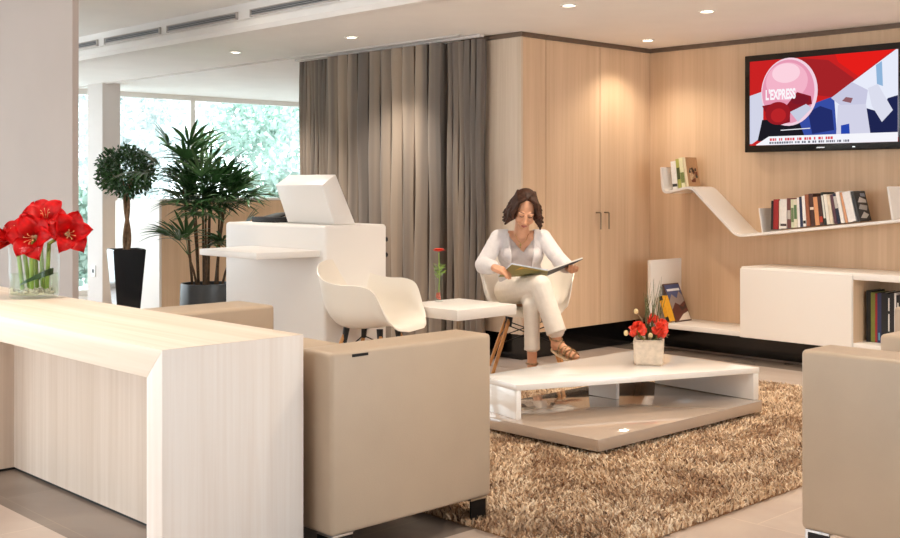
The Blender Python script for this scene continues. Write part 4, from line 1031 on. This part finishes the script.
def palm():
    c = (-7.85, 4.84, 0); t = thing('lady_palm', 'tall fan-leaved palm in a round graphite pot beside the counter', 'plant', c)
    b = NB(); q = lathe(b, [(.15, 0), (.19, .1), (.205, .3), (.2, .46), (.197, .474), (.18, .474), (.178, .44)], n=36); cap(b, q[0], True); finish('pot', b, 'potgrey', t, world=False)
    b = NB(); q = lathe(b, [(.179, .445), (.001, .45)], n=24); finish('soil', b, 'soil', t, world=False)
    pr = random.Random(4); fans = []
    for k in range(12):
        a = k * 2.399; r0 = .03 + .10 * math.sqrt(k / 12); h = pr.uniform(1.02, 1.40) if k < 10 else pr.uniform(.66, .80); out = pr.uniform(.02, .14)
        p0 = Vector((r0 * math.cos(a), r0 * math.sin(a), .44)); p1 = Vector(((r0 + out * .4) * math.cos(a), (r0 + out * .4) * math.sin(a), .44 + (h - .44) * .5)); p2 = Vector(((r0 + out) * math.cos(a), (r0 + out) * math.sin(a), h))
        b = NB(); tube(b, [p0, p1, p2], [.011, .0095, .006], 7); finish('cane', b, 'cane', t, world=False)
        n = 7 if h > .86 else 4
        for q in range(n):
            f = 1 - q * .052; base = p1.lerp(p2, f) if f > 0 else p1
            fans.append((base, a + q * 2.1 + pr.uniform(-.5, .5), pr.uniform(.25, 1.05) if q else 1.15, pr.uniform(.12, .30)))
    for base, a, el, ln in fans:
        hd = Vector((math.cos(a), math.sin(a), 0)); dv = (hd * math.cos(el) + Vector((0, 0, 1)) * math.sin(el))
        b = NB(); tip = base + dv * ln; mid = base.lerp(tip, .5) + Vector((0, 0, .02)); tube(b, [base, mid, tip], [.004, .003, .0025], 5)
        side = hd.cross(Vector((0, 0, 1))); nb = pr.choice((8, 9, 10, 11))
        for i in range(nb):
            th = (i - (nb - 1) / 2) / ((nb - 1) / 2) * 1.25; bl = pr.uniform(.26, .38) * (1 - .22 * abs(th) / 1.25); w = pr.uniform(.012, .018)
            fd = (dv * math.cos(th) + side * math.sin(th)).normalized(); up = fd.cross(side if abs(th) < .8 else hd).normalized()
            if up.z < 0: up = -up
            sd = fd.cross(up).normalized(); rows = []
            for s in range(6):
                f = s / 5; cpt = tip + fd * bl * f + Vector((0, 0, -1)) * bl * (.55 - .35 * math.sin(el)) * f * f; wf = w * (.35 + 1.4 * f if f < .4 else .91 * (1 - ((f - .4) / .6) ** 2.2) + .05)
                rows.append([b.verts.new(cpt - sd * wf + up * wf * .35), b.verts.new(cpt), b.verts.new(cpt + sd * wf + up * wf * .35)])
            for s in range(5):
                for g_ in range(2): b.faces.new((rows[s][g_], rows[s][g_ + 1], rows[s + 1][g_ + 1], rows[s + 1][g_]))
        finish('fan_leaf', b, 'palmleaf', t, world=False, angle=180)
palm()

# ------------------------------------------------------------------ amaryllis in the glass vase on the desk
RV, FV = Vector((.6914, .7225, 0)), Vector((-.7225, .6914, 0))
VX, VY = -4.84, 2.124
vs = thing('glass_vase', 'clear cylindrical glass vase with pebbles and water on the desk', 'vase', (VX, VY, DZ))
b = NB(); q = lathe(b, [(.001, .001), (.098, .001), (.104, .008), (.105, .225), (.1035, .2265), (.102, .224)], n=48); finish('cylinder', b, 'vaseglass', vs, world=False)
b = NB(); q = lathe(b, [(.001, .0165), (.0985, .0165), (.0985, .105), (.001, .105)], n=40); finish('water', b, 'water', vs, world=False)
b = NB(); pr = random.Random(3)
for k in range(90):
    a, r = pr.uniform(0, 2 * PI), .088 * math.sqrt(pr.random()); s = pr.uniform(.006, .011); ell(b, (r * math.cos(a), r * math.sin(a), .022 + pr.uniform(0, .016)), (s, s * .8, s * .6), Euler((pr.random(), pr.random(), pr.random() * 6)).to_matrix(), 1)
o = finish('pebbles', b, 'pebble', vs, world=False); o['kind'] = 'stuff'

def petal(bm, c, ax, rad, R, depth, wid, tw=0.0, recurve=.2, mi=0):
    sd = ax.cross(rad).normalized(); G = []; ns, nt_ = 10, 6
    for i in range(ns + 1):
        s = i / ns; rr = R * (.06 + .94 * s ** 1.35); aa = depth * (1 - (1 - s) ** 2.0) - depth - recurve * R * max(0, s - .55) ** 2 * 3
        w = wid * (math.sin(PI * min(1, .12 + .86 * s)) ** .75) * (1 if s < .98 else .4)
        row_ = []
        for j in range(nt_ + 1):
            u = -1 + 2 * j / nt_; wav = .06 * R * math.sin(u * 3 + s * 5 + tw) * s
            row_.append(bm.verts.new(c + rad * (rr - .10 * R * u * u * s) + ax * (aa + .16 * R * u * u * (1 - .4 * s) + wav) + sd * (w * u + tw * .02 * s)))
        G.append(row_)
    for i in range(ns):
        for j in range(nt_):
            f = bm.faces.new((G[i][j], G[i][j + 1], G[i + 1][j + 1], G[i + 1][j])); f.material_index = mi
def amaryllis(label, lx, ly, z, ax, R, stem_xy, sepal=True):
    """lx to the right, ly away, z height of the flower mouth"""
    c = Vector((VX, VY, 0)) + RV * lx + FV * ly + Vector((0, 0, z)); ax = (RV * ax[0] + FV * ax[1] + Vector((0, 0, ax[2]))).normalized()
    foot = Vector((VX, VY, DZ + .03)) + RV * stem_xy[0] + FV * stem_xy[1]
    t = thing('amaryllis', label, 'flower', tuple(foot), 0, 'red amaryllis in the glass vase')
    back = c - ax * R * .95; neck = Vector((VX, VY, DZ + .235)) + RV * max(-.07, min(.07, lx * .6)) + FV * max(-.06, min(.06, ly * .6))
    b = NB(); tube(b, [foot, foot.lerp(neck, .5), neck, back.lerp(neck, .35) + Vector((0, 0, .006)), back], [.0095, .0095, .009, .008, .007], 9); finish('stem', b, 'stem', t)
    b = NB(); e1 = ax.orthogonal().normalized(); e2 = ax.cross(e1); pr = random.Random(int(abs(lx) * 1000) + 3)
    for k in range(6):
        a = k * PI / 3 + .3; inner = k % 2
        petal(b, c + ax * (.006 * inner), ax, (e1 * math.cos(a) + e2 * math.sin(a)), R * (1.0 - .06 * inner), R * .85, R * (.46 if not inner else .40), pr.uniform(-1, 1), pr.uniform(.15, .5))
    solidify(b, .0012); finish('bloom', b, 'red', t, angle=180)
    b = NB()
    for k in range(6):
        a = k * PI / 3; d = (e1 * math.cos(a) + e2 * math.sin(a)); p0 = c - ax * R * .7; p1 = c + ax * R * .10 + d * R * .14 - Vector((0, 0, R * .10)); tube(b, [p0, p0.lerp(p1, .6) , p1, p1 + ax * .004 + d * .007], [.0010, .0009, .0010, .0022], 5)
    finish('stamens', b, 'stamen', t)
    if sepal:
        b = NB(); p0 = back; tube(b, [p0 - ax * .012, p0 + ax * .008, p0 + ax * R * .30], [.008, .012, R * .17], 10); finish('calyx', b, 'bud', t)
    return t
amaryllis('red amaryllis bloom facing the viewer, middle front of the vase bouquet', .015, -.10, 1.030, (.05, -1, .12), .112, (.00, -.03))
amaryllis('red amaryllis bloom at the right side of the vase bouquet', .165, -.03, 1.045, (.45, -.9, .15), .108, (.05, .01))
amaryllis('red amaryllis bloom at the top of the vase bouquet', .04, .02, 1.135, (.15, -.65, .75), .105, (.02, .05))
amaryllis('red amaryllis bloom at upper left of the vase bouquet', -.085, .0, 1.06, (-.5, -.6, .6), .100, (-.03, .03))
amaryllis('red amaryllis bloom at the left edge of the photo in the bouquet', -.18, -.02, 1.02, (-.85, -.5, .1), .108, (-.05, .0))
amaryllis('red amaryllis bloom at the back of the vase bouquet, turned away', -.03, .09, 1.06, (-.2, .6, .6), .10, (-.01, .06))
lf = thing('amaryllis_leaf', 'dark green strap leaf curled inside the glass vase', 'leaf', (VX, VY, DZ + .1))
b = NB(); G = []
for k in range(21):
    f = k / 20; a = -1.2 + f * 4.0; r = .085 - .01 * f; z = .06 + .055 * math.sin(f * PI) ; cpt = Vector((r * math.cos(a), r * math.sin(a), z)); w = .014 * math.sin(PI * (.08 + .9 * f))
    G.append((b.verts.new(cpt + Vector((0, 0, w))), b.verts.new(cpt - Vector((0, 0, w)))))
for k in range(20): b.faces.new((G[k][0], G[k + 1][0], G[k + 1][1], G[k][1]))
b.transform(Matrix.Translation((0, 0, -.1))); solidify(b, .0015); finish('blade', b, 'darkleaf', lf, world=False)

# ------------------------------------------------------------------ planter on the low table
def local_ball(bm, c, R, n, seed):
    pr = random.Random(seed); ax0 = Vector((0, 0, 1))
    for k in range(n):
        d = Vector((pr.gauss(0, 1), pr.gauss(0, 1), pr.gauss(.5, .8))).normalized(); s = d.orthogonal().normalized(); u = d.cross(s); r = R * pr.uniform(.75, 1.05); w = R * pr.uniform(.3, .5)
        v = [bm.verts.new(c + d * r * .15), bm.verts.new(c + d * r * .7 + s * w), bm.verts.new(c + d * r + s * w * .5 + u * w * .25), bm.verts.new(c + d * r * .95 - s * w * .4 - u * w * .2), bm.verts.new(c + d * r * .7 - s * w)]
        bm.faces.new(v)
PX, PY = -3.750, 5.095
pl = thing('flower_planter', 'small square concrete planter with red flowers on the low table', 'plant', (PX, PY, .2725), math.radians(35))
b = NB(); square_pot(b, .152, .166, .138); bmesh.ops.bevel(b, geom=b.edges[:], offset=.009, segments=3, affect='EDGES'); finish('pot', b, 'concrete', pl, world=False)
b = NB(); box(b, -.072, .072, -.072, .072, .11, .127); finish('soil', b, 'soil', pl, world=False)
CR = Matrix.Rotation(math.radians(46.26 - 35), 3, 'Z')
def LV(x, y, z): return CR @ Vector((x, y, z))
for i, (x, y, z, R) in enumerate([(-.070, -.04, .195, .052), (.020, .0, .235, .042), (.055, -.03, .190, .050), (-.045, .02, .175, .036), (.075, .02, .215, .034)]):
    b = NB(); local_ball(b, LV(x, y, z), R, 34, i); bl = finish('blossom', b, 'coral', pl, world=False, smooth=False)
    b = NB(); tube(b, [LV(x * .3, y * .3, .12), LV(x * .8, y * .7, z * .7 + .02), LV(x, y, z - .01)], .0028, 6); finish('stem', b, 'stem', bl, world=False)
for (x, y, z) in ((-.070, .0, .285), (-.128, -.02, .170), (.0, -.05, .16)):
    b = NB(); ell(b, LV(x, y, z), (.013, .013, .016), None, 2); bd_ = finish('bud', b, 'bud', pl, world=False)
    b = NB(); tube(b, [LV(x * .2, y, .12), LV(x * .5, y, .12 + (z - .12) * .7), LV(x, y, z)], .0026, 6); finish('stem', b, 'twig', bd_, world=False)
b = NB(); pr = random.Random(8)
for k in range(9):
    a = pr.uniform(0, 6.28); x, y = .05 * math.cos(a), .05 * math.sin(a); tube(b, [(x * .5, y * .5, .115), (x * 1.4, y * 1.4, .15 + pr.uniform(0, .03)), (x * 2.2, y * 2.0, .14 + pr.uniform(-.03, .05))], [.003, .0026, .0015], 5)
finish('twigs', b, 'twig', pl, world=False)
b = NB()
for k in range(26):
    x, y = pr.uniform(-.03, .06), pr.uniform(-.03, .05); h = pr.uniform(.24, .36); lx = pr.uniform(-.05, .06); ly = pr.uniform(-.03, .03); pts = [LV(x * .5, y * .5, .115), LV(x + lx * .3, y + ly * .3, .115 + h * .55), LV(x + lx, y + ly, .115 + h)]
    tube(b, pts, [.0022, .0018, .0005], 4)
finish('grass_blades', b, 'grassblade', pl, world=False)

# ------------------------------------------------------------------ flower tube on the side table
TVX, TVY = -5.34, 5.01
tvs = thing('bud_vase', 'slim glass tube vase with red stones on the small white table', 'vase', (TVX, TVY, .5005))
b = NB(); lathe(b, [(.001, .001), (.026, .001), (.027, .24), (.0255, .24), (.0245, .012), (.001, .010)], n=24); finish('tube', b, 'vaseglass', tvs, world=False)
b = NB(); pr = random.Random(2)
for k in range(16): a = pr.uniform(0, 6.28); r = .015 * math.sqrt(pr.random()); ell(b, (r * math.cos(a), r * math.sin(a), .02 + .035 * k / 16), .0085, None, 1)
finish('stones', b, 'redstone', tvs, world=False)
gf = thing('gerbera', 'single red flower with green leaves standing in the slim glass tube', 'flower', (TVX, TVY, .56))
b = NB(); tube(b, [(0, 0, .0), (.006, .004, .12), (.0, 0, .255)], .0035, 6); finish('stem', b, 'stem', gf, world=False)
b = NB(); c = Vector((0, 0, .262))
for k in range(40):
    a = k * 2.399; el = .15 + .6 * (k / 40); d = Vector((math.cos(a) * math.cos(el), math.sin(a) * math.cos(el), math.sin(el))); s = Vector((-math.sin(a), math.cos(a), 0)); L_ = .050 * (1 - .35 * k / 40)
    b.faces.new([b.verts.new(c + d * .004), b.verts.new(c + d * L_ * .7 + s * .011), b.verts.new(c + d * L_), b.verts.new(c + d * L_ * .7 - s * .011)])
finish('bloom', b, 'coral', gf, world=False, smooth=False)
rs = np.random.RandomState(5); N = 34; P = np.stack([rs.normal(0, .006, N), rs.normal(0, .006, N), rs.uniform(.09, .17, N)], 1); D = unit(np.stack([rs.normal(0, 1, N), rs.normal(0, 1, N), rs.uniform(.3, 1.3, N)], 1))
leaves_mesh('leaves', P, D, unit(rs.normal(0, 1, (N, 3))), rs.uniform(.03, .055, N), rs.uniform(.004, .007, N), 'stem', gf, (0, 0, 0))

# ------------------------------------------------------------------ outdoors
bm = NB(); box(bm, -60, XO - .12, -40, 60, -.35, -.25); struct('ground_outside', bm, 'lawn', smooth=False)
def outdoor_tree(label, x, y, h, R, m, seed, N=4600, cat='tree', trunk=True, leaf=.13):
    rs = np.random.RandomState(seed); t = thing('garden_tree' if cat == 'tree' else 'hedge', label, cat, (x, y, -.25), group='trees and hedges outside the windows'); pr = random.Random(seed)
    if trunk:
        b = NB(); tube(b, [(0, 0, 0), (.05, .03, h * .3), (-.03, .05, h * .7)], [.13, .10, .04], 9)
        for k in range(10):
            a = k * 2.4; z0 = h * (.25 + .04 * k); tube(b, [(0, 0, z0), (.5 * R * math.cos(a), .5 * R * math.sin(a), z0 + .35), (R * .9 * math.cos(a), R * .9 * math.sin(a), z0 + .5)], [.045, .03, .01], 6)
        finish('trunk', b, 'trunk_out', t, world=False)
    nc = 34; cd = unit(rs.normal(0, 1, (nc, 3))) * rs.uniform(.3, 1, nc)[:, None] ** .5
    cc = cd * np.array([R, R, h * .42]) + np.array([0, 0, h * .58]); k = rs.randint(0, nc, N)
    P = cc[k] + rs.normal(0, 1, (N, 3)) * R * .17; P[:, 2] = np.maximum(P[:, 2], .05)
    o = leaves_mesh('foliage', P, unit(rs.normal(0, 1, (N, 3)) + np.array([0, 0, -.3])), unit(rs.normal(0, 1, (N, 3))), rs.uniform(.6, 1.2, N) * leaf, rs.uniform(.25, .45, N) * leaf, m, t, (0, 0, 0)); o['kind'] = 'stuff'
outdoor_tree('pale frosted tree outside the window, left of the palm', -15.6, 8.0, 4.4, 1.25, 'snowleaf', 1, 3600)
outdoor_tree('pale green tree outside the window, right of the palm beside the curtain', -15.6, 11.2, 4.2, 1.25, 'greenleaf', 2, 3600)
outdoor_tree('frosted tree outside, second row, seen behind the palm crown', -19.6, 10.6, 5.0, 1.6, 'snowleaf', 3, 3600)
outdoor_tree('pale green tree outside, second row, towards the curtain edge', -19.6, 14.6, 5.0, 1.6, 'greenleaf', 4, 3600)
outdoor_tree('farthest frosted tree outside, beside the window column', -24.5, 12.6, 6.0, 1.9, 'snowleaf', 5, 3600)
outdoor_tree('farthest pale green tree outside, far right of the windows', -24.5, 17.4, 6.0, 1.9, 'greenleaf', 6, 3600)
outdoor_tree('low pale hedge outside the window behind the low partition', -13.5, 9.6, 1.5, .62, 'greenleaf', 7, 2200, 'hedge', False)
outdoor_tree('low hedge outside the window strip beside the partition slab', -13.5, 6.6, 1.5, .62, 'greenleaf', 8, 2200, 'hedge', False)

# ------------------------------------------------------------------ daylight, camera, colour management
w = bpy.data.worlds.new('daylight'); SC.world = w; w.use_nodes = True; nt = w.node_tree
bg = nt.nodes['Background']; bg.inputs['Strength'].default_value = 5.0
tc = nt.nodes.new('ShaderNodeTexCoord'); sx = nt.nodes.new('ShaderNodeSeparateXYZ'); nt.links.new(tc.outputs['Generated'], sx.inputs[0])
r = nt.nodes.new('ShaderNodeValToRGB'); r.color_ramp.elements[0].position = .0; r.color_ramp.elements[0].color = (.92, .96, 1, 1); r.color_ramp.elements[1].position = .8; r.color_ramp.elements[1].color = (.84, .92, 1, 1)
nt.links.new(sx.outputs['Z'], r.inputs['Fac']); nt.links.new(r.outputs['Color'], bg.inputs['Color'])

cam = bpy.data.cameras.new('camera'); co = bpy.data.objects.new('camera', cam); COL.objects.link(co)
co.location = (0, 0, 1.25); co.rotation_euler = (PI / 2, 0, math.radians(46.26))
cam.sensor_width = 36.0; cam.sensor_fit = 'HORIZONTAL'; cam.lens = 1139.0 / 900.0 * 36.0; cam.shift_y = (185.0 - 269.0) / 900.0; cam.clip_start = .05
SC.camera = co
vs_ = SC.view_settings; SC.display_settings.display_device = 'sRGB'
vs_.view_transform = 'Standard'; vs_.look = 'None'; vs_.gamma = 1.0; vs_.exposure = 0.08; vs_.use_curve_mapping = False
cy = SC.cycles
cy.use_denoising = True; cy.max_bounces = 10; cy.diffuse_bounces = 6; cy.glossy_bounces = 5; cy.transparent_max_bounces = 16
cy.caustics_reflective = False; cy.caustics_refractive = False; cy.sample_clamp_indirect = 6.0
